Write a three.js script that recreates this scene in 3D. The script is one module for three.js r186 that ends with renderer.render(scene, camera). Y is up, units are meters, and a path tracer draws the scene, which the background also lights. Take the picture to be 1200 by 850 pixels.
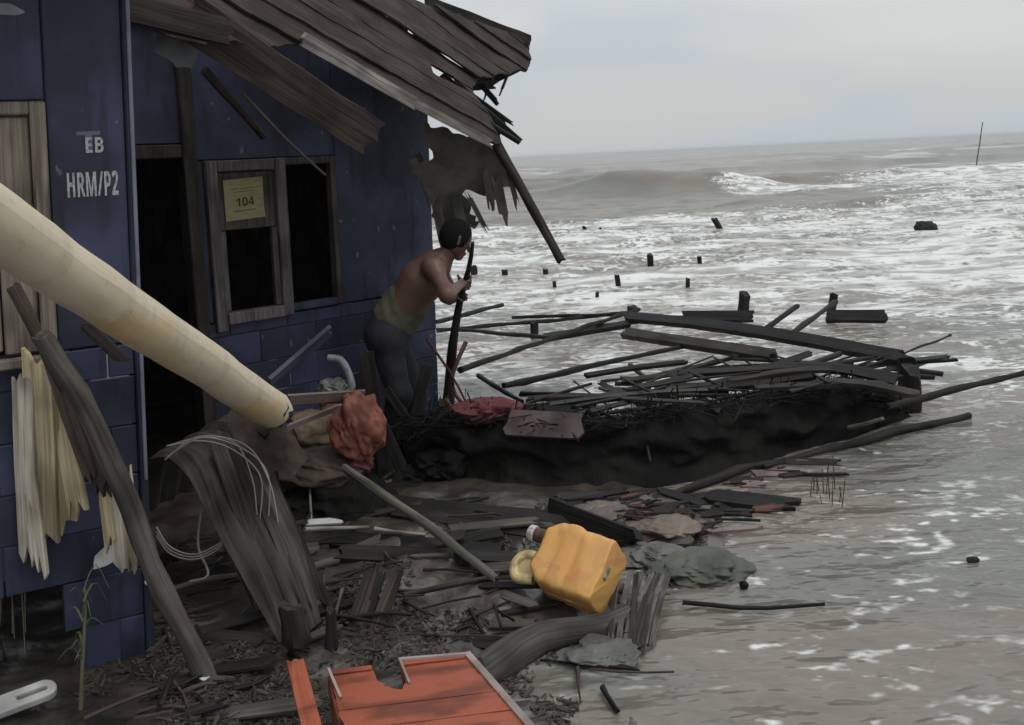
import * as THREE from 'three';
import { mergeGeometries } from 'three/addons/utils/BufferGeometryUtils.js';
import { MarchingCubes } from 'three/addons/objects/MarchingCubes.js';
import { ConvexGeometry } from 'three/addons/geometries/ConvexGeometry.js';
import { TextGeometry } from 'three/addons/geometries/TextGeometry.js';
import { FontLoader } from 'three/addons/loaders/FontLoader.js';

// ------------------------------------------------------------------ camera
const IW = 1200, IH = 850, FPX = 1200, EYE = 2.0;
const scene = new THREE.Scene();
const camera = new THREE.PerspectiveCamera(2 * Math.atan(IH / 2 / FPX) * 180 / Math.PI, IW / IH, 0.05, 9000);
camera.rotation.order = 'YXZ';
camera.position.set(0, EYE, 0);
camera.rotation.set(-11.3 * Math.PI / 180, 0, -2.77 * Math.PI / 180);
camera.updateMatrixWorld(true);

// ------------------------------------------------------------------ noise
const NT = 4096, NM = NT - 1, PERM = new Uint16Array(NT), RNDT = new Float32Array(NT);
{ let q = 987654321; const r = () => { q ^= q << 13; q ^= q >>> 17; q ^= q << 5; return (q >>> 0) / 4294967296; };
  for (let i = 0; i < NT; i++) { PERM[i] = i; RNDT[i] = r(); } for (let i = NM; i > 0; i--) { const j = Math.floor(r() * (i + 1)), t = PERM[i]; PERM[i] = PERM[j]; PERM[j] = t; } }
function hash2(i, j, s = 0) { return RNDT[PERM[(PERM[(PERM[i & NM] + j) & NM] + s * 7) & NM]]; }
function vn(x, y, s = 0, px = 0, py = 0) {
  const xi = Math.floor(x), yi = Math.floor(y); let fx = x - xi, fy = y - yi;
  fx = fx * fx * (3 - 2 * fx); fy = fy * fy * (3 - 2 * fy);
  let x0 = xi, x1 = xi + 1, y0 = yi, y1 = yi + 1;
  if (px) { x0 = ((x0 % px) + px) % px; x1 = ((x1 % px) + px) % px; }
  if (py) { y0 = ((y0 % py) + py) % py; y1 = ((y1 % py) + py) % py; }
  const A = PERM[x0 & NM], B = PERM[x1 & NM], S = s * 7;
  const a = RNDT[PERM[(PERM[(A + y0) & NM] + S) & NM]], b = RNDT[PERM[(PERM[(B + y0) & NM] + S) & NM]], c = RNDT[PERM[(PERM[(A + y1) & NM] + S) & NM]], d = RNDT[PERM[(PERM[(B + y1) & NM] + S) & NM]];
  return a + (b - a) * fx + (c - a) * fy + (a - b - c + d) * fx * fy;
}
function fbm(x, y, o = 4, s = 0, px = 0, py = 0) {
  let v = 0, a = 0.5, t = 0;
  for (let i = 0; i < o; i++) { v += a * vn(x, y, s + i * 31, px, py); t += a; a *= 0.5; x *= 2; y *= 2; px *= 2; py *= 2; }
  return v / t;
}
const sm = (a, b, x) => { const t = Math.min(1, Math.max(0, (x - a) / (b - a))); return t * t * (3 - 2 * t); };
const lerp = (a, b, t) => a + (b - a) * t;
let seed = 12345;
const rnd = () => { seed = (Math.imul(seed, 1664525) + 1013904223) >>> 0; return seed / 4294967296; };
const rr = (a, b) => a + (b - a) * rnd();

// ------------------------------------------------------------------ sky and light (overcast)
{
  const w = 1024, h = 512, d = new Float32Array(w * h * 4);
  for (let j = 0; j < h; j++) for (let i = 0; i < w; i++) {
    const el = ((j + 0.5) / h - 0.5) * Math.PI, az = (i / w) * Math.PI * 2;
    const se = Math.max(0, Math.sin(el));
    // cloud layer: noise on a plane above, so that clouds flatten towards the horizon
    const k = 1 / (se + 0.16), X = Math.cos(az) * Math.cos(el) * k, Z = Math.sin(az) * Math.cos(el) * k;
    const n = fbm(X * 0.8 + 7 + fbm(X, Z, 3, 5), Z * 0.8 + 3, 5, 9);
    let v = (0.53 + 0.30 * se) * (1 + 0.62 * (n - 0.5));
    v = lerp(0.50, v, sm(0.0, 0.16, se));
    const warm = sm(0.42, 0.62, n);
    const o = (j * w + i) * 4;
    d[o] = v * lerp(0.925, 0.985, warm); d[o + 1] = v * 1.0; d[o + 2] = v * lerp(1.055, 1.0, warm); d[o + 3] = 1;
  }
  const t = new THREE.DataTexture(d, w, h, THREE.RGBAFormat, THREE.FloatType);
  t.mapping = THREE.EquirectangularReflectionMapping; t.magFilter = THREE.LinearFilter; t.minFilter = THREE.LinearFilter;
  t.wrapS = THREE.RepeatWrapping; t.needsUpdate = true;
  scene.background = t; scene.environment = t;
}
const sun = new THREE.DirectionalLight(new THREE.Color(1, 0.97, 0.93), 0.8);
sun.position.set(9, 20, -2); sun.target.position.set(0, 0, -8); scene.add(sun, sun.target);
scene.fog = new THREE.FogExp2(new THREE.Color(0.72, 0.75, 0.77), 0.0004);
sun.castShadow = true; sun.shadow.radius = 40; sun.shadow.mapSize.set(2048, 2048);
Object.assign(sun.shadow.camera, { left: -18, right: 18, top: 18, bottom: -18, near: 1, far: 70 });
const EXPOSURE = 1.14;

// ------------------------------------------------------------------ pixel helpers
const V3 = (x, y, z) => new THREE.Vector3(x, y, z);
function ray(px, py) {
  const v = V3((px - IW / 2) / FPX, -(py - IH / 2) / FPX, -1);
  return v.applyQuaternion(camera.quaternion);
}
const P = (px, py, D) => { const r = ray(px, py); return r.multiplyScalar(D / -r.z).add(camera.position); };
const G = (px, py, y = 0) => { const r = ray(px, py); return r.multiplyScalar((y - EYE) / r.y).add(camera.position); };
function onPlane(px, py, o, n) { const r = ray(px, py); const t = o.clone().sub(camera.position).dot(n) / r.dot(n); return r.multiplyScalar(t).add(camera.position); }

// ------------------------------------------------------------------ terrain and sea functions
const SHORE = [[6, 0.9], [0, 0.6], [-2, 0.15], [-3.3, 0.10], [-4.0, 0.25], [-4.6, 0.6], [-5.2, 1.0], [-5.9, 1.0], [-6.5, 0.9], [-7.3, 1.4], [-7.9, 1.2], [-8.6, 0.1], [-9.5, -1.0], [-12, -2.3], [-20, -7], [-80, -60]];
function shoreX(z) {
  for (let i = 0; i < SHORE.length - 1; i++) if (z <= SHORE[i][0] && z >= SHORE[i + 1][0]) { const t = (z - SHORE[i][0]) / (SHORE[i + 1][0] - SHORE[i][0]); return lerp(SHORE[i][1], SHORE[i + 1][1], t * t * (3 - 2 * t)); }
  return z > 0 ? 0.9 : -60;
}
function gh(x, z) {
  const s = shoreX(z) - x + 1.3 * (fbm(x * 1.3, z * 1.3, 4, 77) - 0.5);
  let h = s > 0 ? 0.13 * (1 - Math.exp(-s * 0.8)) : Math.max(-0.9, 0.14 * s);
  const k = sm(-0.5, 0.5, s);
  h += 0.05 * (fbm(x * 5, z * 6, 4, 79) - 0.5) * sm(1.2, 0.2, Math.abs(s)); h += k * (0.16 * (fbm(x * 1.6, z * 1.6, 4, 3) - 0.5) + 0.05 * (fbm(x * 7, z * 7, 3, 8) - 0.5));
  return h;
}
const PXX = (x, z) => 600 + 1200 * x / -z;           // rough bearing of a place, used only to shape the breakers
function waterH(x, z) {
  const d = Math.max(0.5, -z), r = Math.hypot(x, z);
  let h = 0;
  const near = 0.034 + 0.03 * sm(4, 14, d);
  h += near * 1.5 * (fbm(x * 1.1 + 0.3 * z, z * 2.3, 3, 41) - 0.5) * sm(200, 50, r);
  h += near * 0.75 * (fbm(x * 3.2 - z, z * 7.5 + x, 3, 43) - 0.5) * sm(60, 12, r);
  const chop = 0.34 * sm(10, 24, d);
  h += chop * (fbm(x * 0.42 + 0.1 * z, z * 0.95, 3, 47) - 0.5) * sm(500, 90, r);
  h += 0.16 * sm(11, 20, d) * (1 - Math.abs(2 * fbm(x * 0.30, z * 0.62, 2, 53) - 1)) * sm(90, 40, r);
  // swells: long crests nearly parallel to the beach
  const sw = (d0, amp, wd, x0, x1, s) => {
    const wob = 3.0 * (fbm(x * 0.06, s, 2, 61) - 0.5), q = (d - d0 - wob) / wd;
    const lat = sm(x0 - 4, x0 + 3, x) * sm(x1 + 4, x1 - 3, x) * (0.55 + 0.9 * fbm(x * 0.16, s * 3, 2, 67));
    const f = q < 0 ? Math.exp(-q * q * 9) : Math.exp(-Math.abs(q) * 1.3);   // steeper towards the beach
    return amp * lat * f;
  };
  h += sw(45, 0.98, 3.6, 2.5, 11, 1.3) + sw(52, 0.5, 4, 10, 42, 7.7) + sw(62, 0.6, 5, -14, 8, 2.1) + sw(84, 0.55, 7, -10, 60, 4.4) + sw(31, 0.3, 2.4, 8, 30, 9.1) + sw(115, 0.5, 9, -60, 90, 5.9) + sw(165, 0.5, 12, -90, 140, 6.6);
  h += 0.18 * sm(70, 140, d) * (fbm(x * 0.05, z * 0.11, 3, 71) - 0.5) * sm(2500, 300, r);
  return h;
}
function foamAt(x, z) {
  const d = -z;
  let S = 0.275 + 0.14 * sm(5.5, 8.5, d);
  S = lerp(S, 0.60, sm(9, 15, d));
  S = lerp(S, 0.0, sm(27 + 4 * vn(x * 0.12, 3, 5), 33 + 4 * vn(x * 0.12, 3, 5), d));
  const rs = sm(8, 20, x - (d - 30) * 0.12) * sm(24, 32, d) * sm(78, 52, d); S = Math.max(S, 0.70 * rs * (0.55 + 0.8 * vn(x * 0.1, d * 0.2, 15)));
  const br = sm(7.5, 10.5, x) * sm(20, 13, x) * Math.exp(-Math.pow((d - 44) / 2.8, 2)); S = Math.max(S, 0.9 * br);
  S = Math.max(S, 0.34 * sm(36, 60, d) * sm(260, 120, d) * sm(0.64, 0.8, vn(x * 0.05 + 3, d * 0.14, 23)));
  if (S < 0.02) return 0;
  S *= 0.45 + 1.05 * fbm(x * 0.28, z * 0.9, 3, 81);
  const wx = 0.7 * (fbm(x * 0.9, z * 1.4, 3, 83) - 0.5), wz = 0.5 * (fbm(x * 0.9 + 9, z * 1.4, 3, 87) - 0.5);
  const a = 1 - Math.abs(2 * fbm((x + wx) * 1.3, (z + wz) * 3.0, 3, 91) - 1);
  const b = 1 - Math.abs(2 * fbm((x + wx) * 5.0, (z + wz) * 10, 3, 93) - 1);
  const f = fbm(x * 14, z * 30, 3, 97);
  const p = a * 0.30 + b * 0.40 + f * 0.40;
  return sm(1.06 - S * 0.78, 1.06 - S * 0.78 + 0.13, p) * (0.3 + 0.7 * sm(0.3, 0.65, fbm(x * 2.1, z * 6, 3, 99)));
}

// ------------------------------------------------------------------ textures
function dataTex(w, h, fn, srgb, size, sizeY = size) {
  const d = new Uint8Array(w * h * 4);
  for (let j = 0; j < h; j++) for (let i = 0; i < w; i++) {
    const c = fn(i / w, j / h), o = (j * w + i) * 4;
    for (let k = 0; k < 3; k++) {
      let v = Math.min(1, Math.max(0, typeof c === 'number' ? c : c[k]));
      if (srgb) v = v <= 0.0031308 ? v * 12.92 : 1.055 * Math.pow(v, 1 / 2.4) - 0.055;
      d[o + k] = Math.round(v * 255);
    }
    d[o + 3] = 255;
  }
  const t = new THREE.DataTexture(d, w, h, THREE.RGBAFormat);
  t.magFilter = THREE.LinearFilter; t.minFilter = THREE.LinearMipmapLinearFilter; t.generateMipmaps = true;
  t.wrapS = t.wrapT = THREE.RepeatWrapping; if (srgb) t.colorSpace = THREE.SRGBColorSpace;
  if (size) t.repeat.set(1 / size, 1 / sizeY);
  t.needsUpdate = true; return t;
}
const grain = (u, v) => { const n = fbm(u * 24 + 2.2 * fbm(u * 4, v * 3, 2, 4, 4, 3), v * 3, 4, 11, 24, 3), c = fbm(u * 70, v * 5, 2, 13, 70, 5); return 0.62 * n + 0.38 * c; };
const TX = {
  wood: dataTex(256, 512, (u, v) => { const g = grain(u, v), b = fbm(u * 3, v * 5, 3, 21, 3, 5); return lerp(0.5, 1.0, sm(0.25, 0.75, g)) * lerp(0.5, 1.05, sm(0.3, 0.7, b)); }, true, 0.3, 1.3),
  woodB: dataTex(256, 512, grain, false, 0.3, 1.3),
  blotch: dataTex(512, 512, (u, v) => { const n = fbm(u * 5, v * 5, 6, 31, 5, 5); return lerp(0.42, 1, sm(0.3, 0.68, n)); }, true, 0.9),
  blotchB: dataTex(512, 512, (u, v) => fbm(u * 10, v * 10, 5, 33, 10, 10), false, 0.6),
  mud: dataTex(512, 512, (u, v) => {
    const n = fbm(u * 6, v * 6, 6, 35, 6, 6), g = fbm(u * 90, v * 90, 2, 36, 90, 90), k = lerp(0.5, 1.25, sm(0.3, 0.7, n)) * lerp(0.7, 1.2, g);
    const w = sm(0.45, 0.65, fbm(u * 9, v * 9, 4, 39, 9, 9));
    return [0.78 * k * lerp(1, 0.9, w), 0.74 * k * lerp(1, 0.95, w), 0.68 * k];
  }, true, 1.7),
  mudB: dataTex(512, 512, (u, v) => 0.6 * fbm(u * 24, v * 24, 5, 37, 24, 24) + 0.4 * fbm(u * 8, v * 8, 3, 38, 8, 8), false, 1.7),
  rust: dataTex(512, 512, (u, v) => { const n = fbm(u * 5, v * 7, 6, 45, 5, 7), m = fbm(u * 18, v * 6, 4, 46, 18, 6), w = sm(0.5, 0.66, fbm(u * 4, v * 4, 5, 48, 4, 4)); const k = lerp(0.5, 1.15, sm(0.3, 0.7, 0.6 * n + 0.4 * m)); return [lerp(0.080, 0.098, w) * k, lerp(0.058, 0.080, w) * k, lerp(0.050, 0.072, w) * k]; }, true, 1.1),
  paint: dataTex(640, 640, (u, v) => {
    const n = fbm(u * 6, v * 6, 5, 51, 6, 6), k = lerp(0.55, 1.4, sm(0.25, 0.75, n)), st = sm(0.55, 0.75, fbm(u * 30, v * 4, 4, 52, 30, 4)) * 0.45;
    const chip = sm(0.80, 0.84, fbm(u * 26, v * 18, 5, 55, 26, 18)) * 0.6;
    return [lerp(0.029 * k, 0.2, chip) * (1 - st), lerp(0.035 * k, 0.2, chip) * (1 - st), lerp(0.074 * k, 0.22, chip) * (1 - st)];
  }, true, 1.6),
  mortar: dataTex(512, 512, (u, v) => { const c = sm(0.64, 0.70, fbm(u * 8, v * 8, 4, 57, 8, 8)); return [lerp(0.034, 0.36, c), lerp(0.04, 0.37, c), lerp(0.08, 0.40, c)]; }, true, 2.3),
  cloth: dataTex(256, 256, (u, v) => 0.5 + 0.25 * Math.sin(u * Math.PI * 2 * 40) + 0.25 * Math.sin(v * Math.PI * 2 * 40), false, 0.12),
};
TX.woodX = TX.wood.clone(); TX.woodX.rotation = Math.PI / 2; TX.woodX.needsUpdate = true; TX.woodXB = TX.woodB.clone(); TX.woodXB.rotation = Math.PI / 2; TX.woodXB.needsUpdate = true;
function mat(r, g, b, o = {}) {
  const m = new THREE.MeshPhysicalMaterial({ color: new THREE.Color().setRGB(r, g, b), roughness: o.rough ?? 0.75, metalness: o.metal ?? 0 });
  if (o.map) m.map = o.map;
  if (o.bump) { m.bumpMap = o.bump; m.bumpScale = o.bs ?? 0.004; }
  if (o.coat) { m.clearcoat = o.coat; m.clearcoatRoughness = 0.35; }
  if (o.trans) { m.transmission = o.trans; m.thickness = 0; }
  if (o.spec !== undefined) m.specularIntensity = o.spec;
  m.side = THREE.DoubleSide; return m;
}
const wood = (r, g, b, o = {}) => mat(r, g, b, { map: TX.wood, bump: TX.woodB, bs: 0.004, spec: 0.45, ...o });
const M = {
  paint: mat(1, 1, 1, { map: TX.paint, bump: TX.blotchB, bs: 0.003, rough: 0.62 }),
  mortar: mat(1, 1, 1, { map: TX.mortar, rough: 0.95 }),
  dark: wood(0.036, 0.032, 0.03), black: wood(0.017, 0.0155, 0.015, { rough: 0.6 }), blackWet: wood(0.023, 0.021, 0.02, { rough: 0.5 }),
  grey: wood(0.135, 0.12, 0.105), greyDark: wood(0.056, 0.047, 0.041), pale: wood(0.36, 0.33, 0.28), frame: wood(0.175, 0.15, 0.155), shutter: wood(0.30, 0.255, 0.20), brown: wood(0.105, 0.080, 0.068), redwood: wood(0.14, 0.07, 0.06),
  cream: mat(0.66, 0.57, 0.425, { map: dataTex(512, 512, (u, v) => {
    const n = fbm(u * 4, v * 6, 5, 141, 4, 6), st = sm(0.56, 0.78, fbm(u * 3, v * 30, 4, 142, 3, 30)), o = sm(0.58, 0.8, fbm(u * 3, v * 3, 4, 143, 3, 3)), sp = sm(0.74, 0.8, fbm(u * 26, v * 26, 3, 144, 26, 26));
    const gr = fbm(u * 46, v * 5, 3, 146, 46, 5), k = lerp(0.84, 1.05, n) * lerp(0.92, 1.04, gr) * (1 - 0.1 * st) * (1 - 0.12 * sp); return [k, k * (1 - 0.14 * o), k * (1 - 0.4 * o)];
  }, true, 0.52, 1.1), rough: 0.5, bump: TX.blotchB, bs: 0.002 }),
  splinter: wood(0.60, 0.50, 0.31), splinterPale: wood(0.62, 0.56, 0.46),
  rust: mat(1, 1, 1, { map: TX.rust, bump: TX.blotchB, bs: 0.006, rough: 0.7 }),
  sheetGrey: mat(0.125, 0.115, 0.105, { map: TX.blotch, bump: TX.blotchB, bs: 0.01, rough: 0.8 }),
  roofBoard: mat(0.062, 0.047, 0.041, { map: TX.woodX, bump: TX.woodXB, bs: 0.006, rough: 0.8, spec: 0.5 }),
  tin: wood(0.085, 0.078, 0.068, { rough: 0.7 }),
  mud: mat(0.078, 0.066, 0.056, { map: TX.mud, bump: TX.mudB, bs: 0.03, rough: 0.35, coat: 0.8 }),
  bank: mat(0.013, 0.0125, 0.012, { map: TX.mud, bump: TX.mudB, bs: 0.04, rough: 0.8, spec: 0.3 }),
  sack: mat(0.25, 0.19, 0.125, { map: TX.blotch, bump: TX.cloth, bs: 0.002, rough: 0.9 }),
  burlap: mat(0.075, 0.056, 0.044, { map: TX.blotch, bump: TX.blotchB, bs: 0.01, rough: 0.95 }),
  red: mat(0.22, 0.068, 0.045, { map: TX.blotch, rough: 0.7 }), redCloth: mat(0.13, 0.035, 0.038, { map: TX.blotch, rough: 0.95 }),
  orange: mat(0.33, 0.08, 0.038, { map: dataTex(512, 512, (u, v) => { const n = fbm(u * 3, v * 12, 5, 151, 3, 12), w = sm(0.6, 0.75, fbm(u * 5, v * 14, 5, 152, 5, 14)); const k = lerp(0.45, 1.25, sm(0.25, 0.75, n)); return [k, lerp(k, k * 1.5, w * 0.6), lerp(k, k * 2.2, w * 0.5)]; }, true, 0.6), bump: TX.blotchB, bs: 0.003, rough: 0.42 }),
  edge: mat(0.38, 0.30, 0.28, { map: TX.blotch, rough: 0.7 }),
  white: mat(0.62, 0.62, 0.60, { map: TX.blotch, rough: 0.7 }), greyPlastic: mat(0.21, 0.22, 0.235, { map: TX.blotch, rough: 0.5 }),
  wire: mat(0.32, 0.30, 0.28, { rough: 0.5 }), interior: wood(0.16, 0.13, 0.105, { rough: 0.9 }),
  glass: mat(0.75, 0.78, 0.78, { rough: 0.06, trans: 1 }), darkPanel: wood(0.11, 0.092, 0.08),
  skin: mat(0.125, 0.066, 0.05, { rough: 0.5 }), hair: mat(0.010, 0.009, 0.009, { rough: 0.95, spec: 0.2 }), trousers: mat(0.015, 0.0155, 0.021, { map: TX.blotch, bump: TX.blotchB, bs: 0.01, rough: 0.9 }), olive: mat(0.105, 0.10, 0.06, { map: TX.blotch, rough: 0.95 }),
  tarp: mat(0.12, 0.12, 0.11, { map: TX.blotch, bump: TX.blotchB, bs: 0.01, rough: 0.45 }), tarpGreen: mat(0.085, 0.092, 0.07, { map: TX.blotch, rough: 0.6 }),
  leaf: mat(0.10, 0.105, 0.055, { rough: 0.8 }), straw: mat(0.17, 0.145, 0.105, { rough: 0.9 }), pinkish: mat(0.22, 0.16, 0.15, { map: TX.blotch, rough: 0.7 }), blueGrey: wood(0.13, 0.15, 0.19), letter: mat(0.50, 0.51, 0.53, { map: TX.blotch, rough: 0.8 }),
};

// ------------------------------------------------------------------ geometry helpers
function boxUV(g) {
  g = g.index ? g.toNonIndexed() : g; const p = g.attributes.position, uv = new Float32Array(p.count * 2);
  const a = V3(), b = V3(), c = V3(), n = V3();
  for (let i = 0; i < p.count; i += 3) {
    a.fromBufferAttribute(p, i); b.fromBufferAttribute(p, i + 1); c.fromBufferAttribute(p, i + 2);
    n.copy(b).sub(a).cross(c.clone().sub(a)); const x = Math.abs(n.x), y = Math.abs(n.y), z = Math.abs(n.z);
    [a, b, c].forEach((q, k) => { const o = (i + k) * 2; if (x >= y && x >= z) { uv[o] = q.z; uv[o + 1] = q.y; } else if (y >= z) { uv[o] = q.x; uv[o + 1] = q.z; } else { uv[o] = q.x; uv[o + 1] = q.y; } });
  }
  g.setAttribute('uv', new THREE.BufferAttribute(uv, 2)); return g;
}
function chamfer(w, h, d, c = 0.01) {
  const pts = [];
  for (const x of [-1, 1]) for (const y of [-1, 1]) for (const z of [-1, 1]) {
    const X = x * w / 2, Y = y * h / 2, Z = z * d / 2;
    pts.push(V3(X - x * c, Y - y * c, Z), V3(X - x * c, Y, Z - z * c), V3(X, Y - y * c, Z - z * c));
  }
  return boxUV(new ConvexGeometry(pts));
}
function mk(pos, uv, idx) {
  const g = new THREE.BufferGeometry();
  g.setAttribute('position', new THREE.Float32BufferAttribute(pos, 3)); g.setAttribute('uv', new THREE.Float32BufferAttribute(uv, 2));
  g.setIndex(idx); g.computeVertexNormals(); return g;
}
// a tapered, slightly crooked pole along points; each end closed
function stick(pts, r0, r1, o = {}) {
  const crook = o.crook ?? 0.4, seg = o.seg ?? 7, s = o.seed ?? Math.floor(rnd() * 9999);
  const curve = pts.length > 2 ? new THREE.CatmullRomCurve3(pts) : new THREE.LineCurve3(pts[0], pts[1]);
  const L = curve.getLength(), n = o.n ?? Math.max(3, Math.min(40, Math.round(L / 0.12)));
  const pos = [], uv = [], idx = [];
  for (let i = 0; i <= n; i++) {
    const t = i / n, c = curve.getPointAt(t), T = curve.getTangentAt(t);
    const S = V3(0, 1, 0).cross(T).lengthSq() > 1e-4 ? V3(0, 1, 0).cross(T).normalize() : V3(1, 0, 0), U = T.clone().cross(S);
    const r = lerp(r0, r1, t) * (1 + (o.uneven ?? 0.25) * (vn(i * 0.9, s, 5) - 0.5));
    c.addScaledVector(S, crook * (vn(i * 0.35, s, 6) - 0.5) * (r0 + r1)).addScaledVector(U, crook * (vn(i * 0.35, s, 7) - 0.5) * (r0 + r1));
    for (let k = 0; k <= seg; k++) {
      const a = k / seg * Math.PI * 2, q = r * (1 + (o.uneven ?? 0.25) * 0.7 * (vn((k % seg) * 1.7, i * 0.6 + s, 8) - 0.5)), e = (i === 0 || i === n) ? (o.jag ?? 0.5) * r * (vn((k % seg) * 2.3, s + i, 9) - 0.5) * 2 : 0;
      const p = c.clone().addScaledVector(S, Math.cos(a) * q).addScaledVector(U, Math.sin(a) * q).addScaledVector(T, e);
      pos.push(p.x, p.y, p.z); uv.push(k / seg * 2 * Math.PI * Math.max(r0, 0.02), t * L + s * 0.13);
    }
  }
  const W = seg + 1;
  for (let i = 0; i < n; i++) for (let k = 0; k < seg; k++) { const a = i * W + k, b = a + 1, c = a + W, d = c + 1; idx.push(a, b, c, b, d, c); }
  for (const i of [0, n]) {
    const c = curve.getPointAt(i / n), b0 = pos.length / 3; pos.push(c.x, c.y, c.z); uv.push(0, 0);
    for (let k = 0; k <= seg; k++) { const o2 = (i * W + k) * 3; pos.push(pos[o2], pos[o2 + 1], pos[o2 + 2]); uv.push(Math.cos(k) * r0, Math.sin(k) * r0); }
    for (let k = 0; k < seg; k++) i === 0 ? idx.push(b0, b0 + k + 2, b0 + k + 1) : idx.push(b0, b0 + k + 1, b0 + k + 2);
  }
  return mk(pos, uv, idx);
}
// a plank from a to b: width w along side, thickness t, ends torn
function plank(a, b, w, t, side, o = {}) {
  const T = b.clone().sub(a), L = T.length(); T.normalize();
  const S = side.clone().addScaledVector(T, -side.dot(T)).normalize(), N = T.clone().cross(S).normalize();
  const n = o.n ?? Math.max(2, Math.min(24, Math.round(L / 0.15))), m = o.m ?? 4, s = o.seed ?? Math.floor(rnd() * 9999), jag = o.jag ?? 0.05, bend = o.bend ?? 0;
  const pos = [], uv = [], idx = [];
  for (const f of [1, -1]) for (let i = 0; i <= n; i++) for (let k = 0; k <= m; k++) {
    const q = k / m - 0.5; let l = i / n * L;
    if (i === 0) l -= jag * vn(k * 2.1, s, 3); if (i === n) l += jag * (vn(k * 2.1, s, 4) * 1.6 - 0.3);
    const ww = w * (1 + 0.06 * (vn(i * 0.7, s, 2) - 0.5) * 2);
    const p = a.clone().addScaledVector(T, l).addScaledVector(S, q * ww).addScaledVector(N, f * t / 2 + bend * Math.sin(i / n * Math.PI) + 0.12 * t * (vn(i * 0.8, k * 0.8 + s, 5) - 0.5));
    pos.push(p.x, p.y, p.z); uv.push(q * w + s * 0.037, l + s * 0.071);
  }
  const W = m + 1, O = (n + 1) * W, q = (a2, b2, c2, d2) => idx.push(a2, b2, c2, b2, d2, c2);
  for (let i = 0; i < n; i++) for (let k = 0; k < m; k++) { const A = i * W + k; q(A, A + 1, A + W, A + W + 1); q(O + A + 1, O + A, O + A + W + 1, O + A + W); }
  for (let i = 0; i < n; i++) { const A = i * W; q(O + A, A, O + A + W, A + W); const B = A + m; q(B, O + B, B + W, O + B + W); }
  for (let k = 0; k < m; k++) { q(O + k + 1, k + 1, O + k, k); const B = n * W + k; q(O + B, B, O + B + 1, B + 1); }
  const g = mk(pos, uv, idx), ng = g.toNonIndexed(); ng.computeVertexNormals(); return ng;
}
function inPoly(x, y, p) { let c = false; for (let i = 0, j = p.length - 1; i < p.length; j = i++) { if ((p[i][1] > y) !== (p[j][1] > y) && x < (p[j][0] - p[i][0]) * (y - p[i][1]) / (p[j][1] - p[i][1]) + p[i][0]) c = !c; } return c; }
function nearest(x, y, polys) {
  let bd = 1e9, bx = x, by = y;
  for (const p of polys) for (let i = 0, j = p.length - 1; i < p.length; j = i++) {
    const ax = p[j][0], ay = p[j][1], dx = p[i][0] - ax, dy = p[i][1] - ay, t = Math.min(1, Math.max(0, ((x - ax) * dx + (y - ay) * dy) / (dx * dx + dy * dy + 1e-12)));
    const qx = ax + dx * t, qy = ay + dy * t, d = (qx - x) ** 2 + (qy - y) ** 2; if (d < bd) { bd = d; bx = qx; by = qy; }
  }
  return [bx, by, Math.sqrt(bd)];
}
// a sheet with an outline on a plane (frame O,U,V,N; outline in metres), dented by disp(u,v), with thickness
function sheet(fr, outline, holes, cell, th, disp = () => 0) {
  const us = outline.map(p => p[0]), vs = outline.map(p => p[1]);
  const u0 = Math.min(...us) - cell, v0 = Math.min(...vs) - cell, nu = Math.ceil((Math.max(...us) + cell - u0) / cell), nv = Math.ceil((Math.max(...vs) + cell - v0) / cell);
  const keep = new Uint8Array(nu * nv), inside = (u, v) => inPoly(u, v, outline) && !holes.some(h => inPoly(u, v, h));
  for (let j = 0; j < nv; j++) for (let i = 0; i < nu; i++) keep[j * nu + i] = inside(u0 + (i + 0.5) * cell, v0 + (j + 0.5) * cell) ? 1 : 0;
  const K = (i, j) => i >= 0 && j >= 0 && i < nu && j < nv && keep[j * nu + i];
  const id = new Map(), pos = [], uv = [], idx = [], all = [outline, ...holes], pt = [];
  const vert = (i, j) => {
    const k = j * (nu + 1) + i; if (id.has(k)) return id.get(k);
    let u = u0 + i * cell, v = v0 + j * cell; const full = K(i, j) && K(i - 1, j) && K(i, j - 1) && K(i - 1, j - 1);
    if (!full) { const q = nearest(u, v, all); if (q[2] < cell * 1.2) { u = q[0]; v = q[1]; } }
    const n = pt.length; pt.push([u, v]); id.set(k, n); return n;
  };
  const quads = [], edges = [];
  for (let j = 0; j < nv; j++) for (let i = 0; i < nu; i++) if (K(i, j)) {
    const a = vert(i, j), b = vert(i + 1, j), c = vert(i + 1, j + 1), d = vert(i, j + 1); quads.push([a, b, c, d]);
    if (!K(i, j - 1)) edges.push([a, b]); if (!K(i + 1, j)) edges.push([b, c]); if (!K(i, j + 1)) edges.push([c, d]); if (!K(i - 1, j)) edges.push([d, a]);
  }
  const W = (u, v, n) => fr.O.clone().addScaledVector(fr.U, u).addScaledVector(fr.V, v).addScaledVector(fr.N, n);
  const put = (u, v, n) => { const p = W(u, v, n); pos.push(p.x, p.y, p.z); uv.push(u, v); };
  for (const [u, v] of pt) put(u, v, disp(u, v) + th / 2);
  const B = pt.length; for (const [u, v] of pt) put(u, v, disp(u, v) - th / 2);
  for (const [a, b, c, d] of quads) idx.push(a, b, c, a, c, d, B + a, B + c, B + b, B + a, B + d, B + c);
  for (const [a, b] of edges) { const k = pos.length / 3; for (const [q, s] of [[a, 1], [b, 1], [b, -1], [a, -1]]) { const [u, v] = pt[q]; put(u, v, disp(u, v) + s * th / 2); } idx.push(k, k + 2, k + 1, k, k + 3, k + 2); }
  return mk(pos, uv, idx);
}
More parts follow.
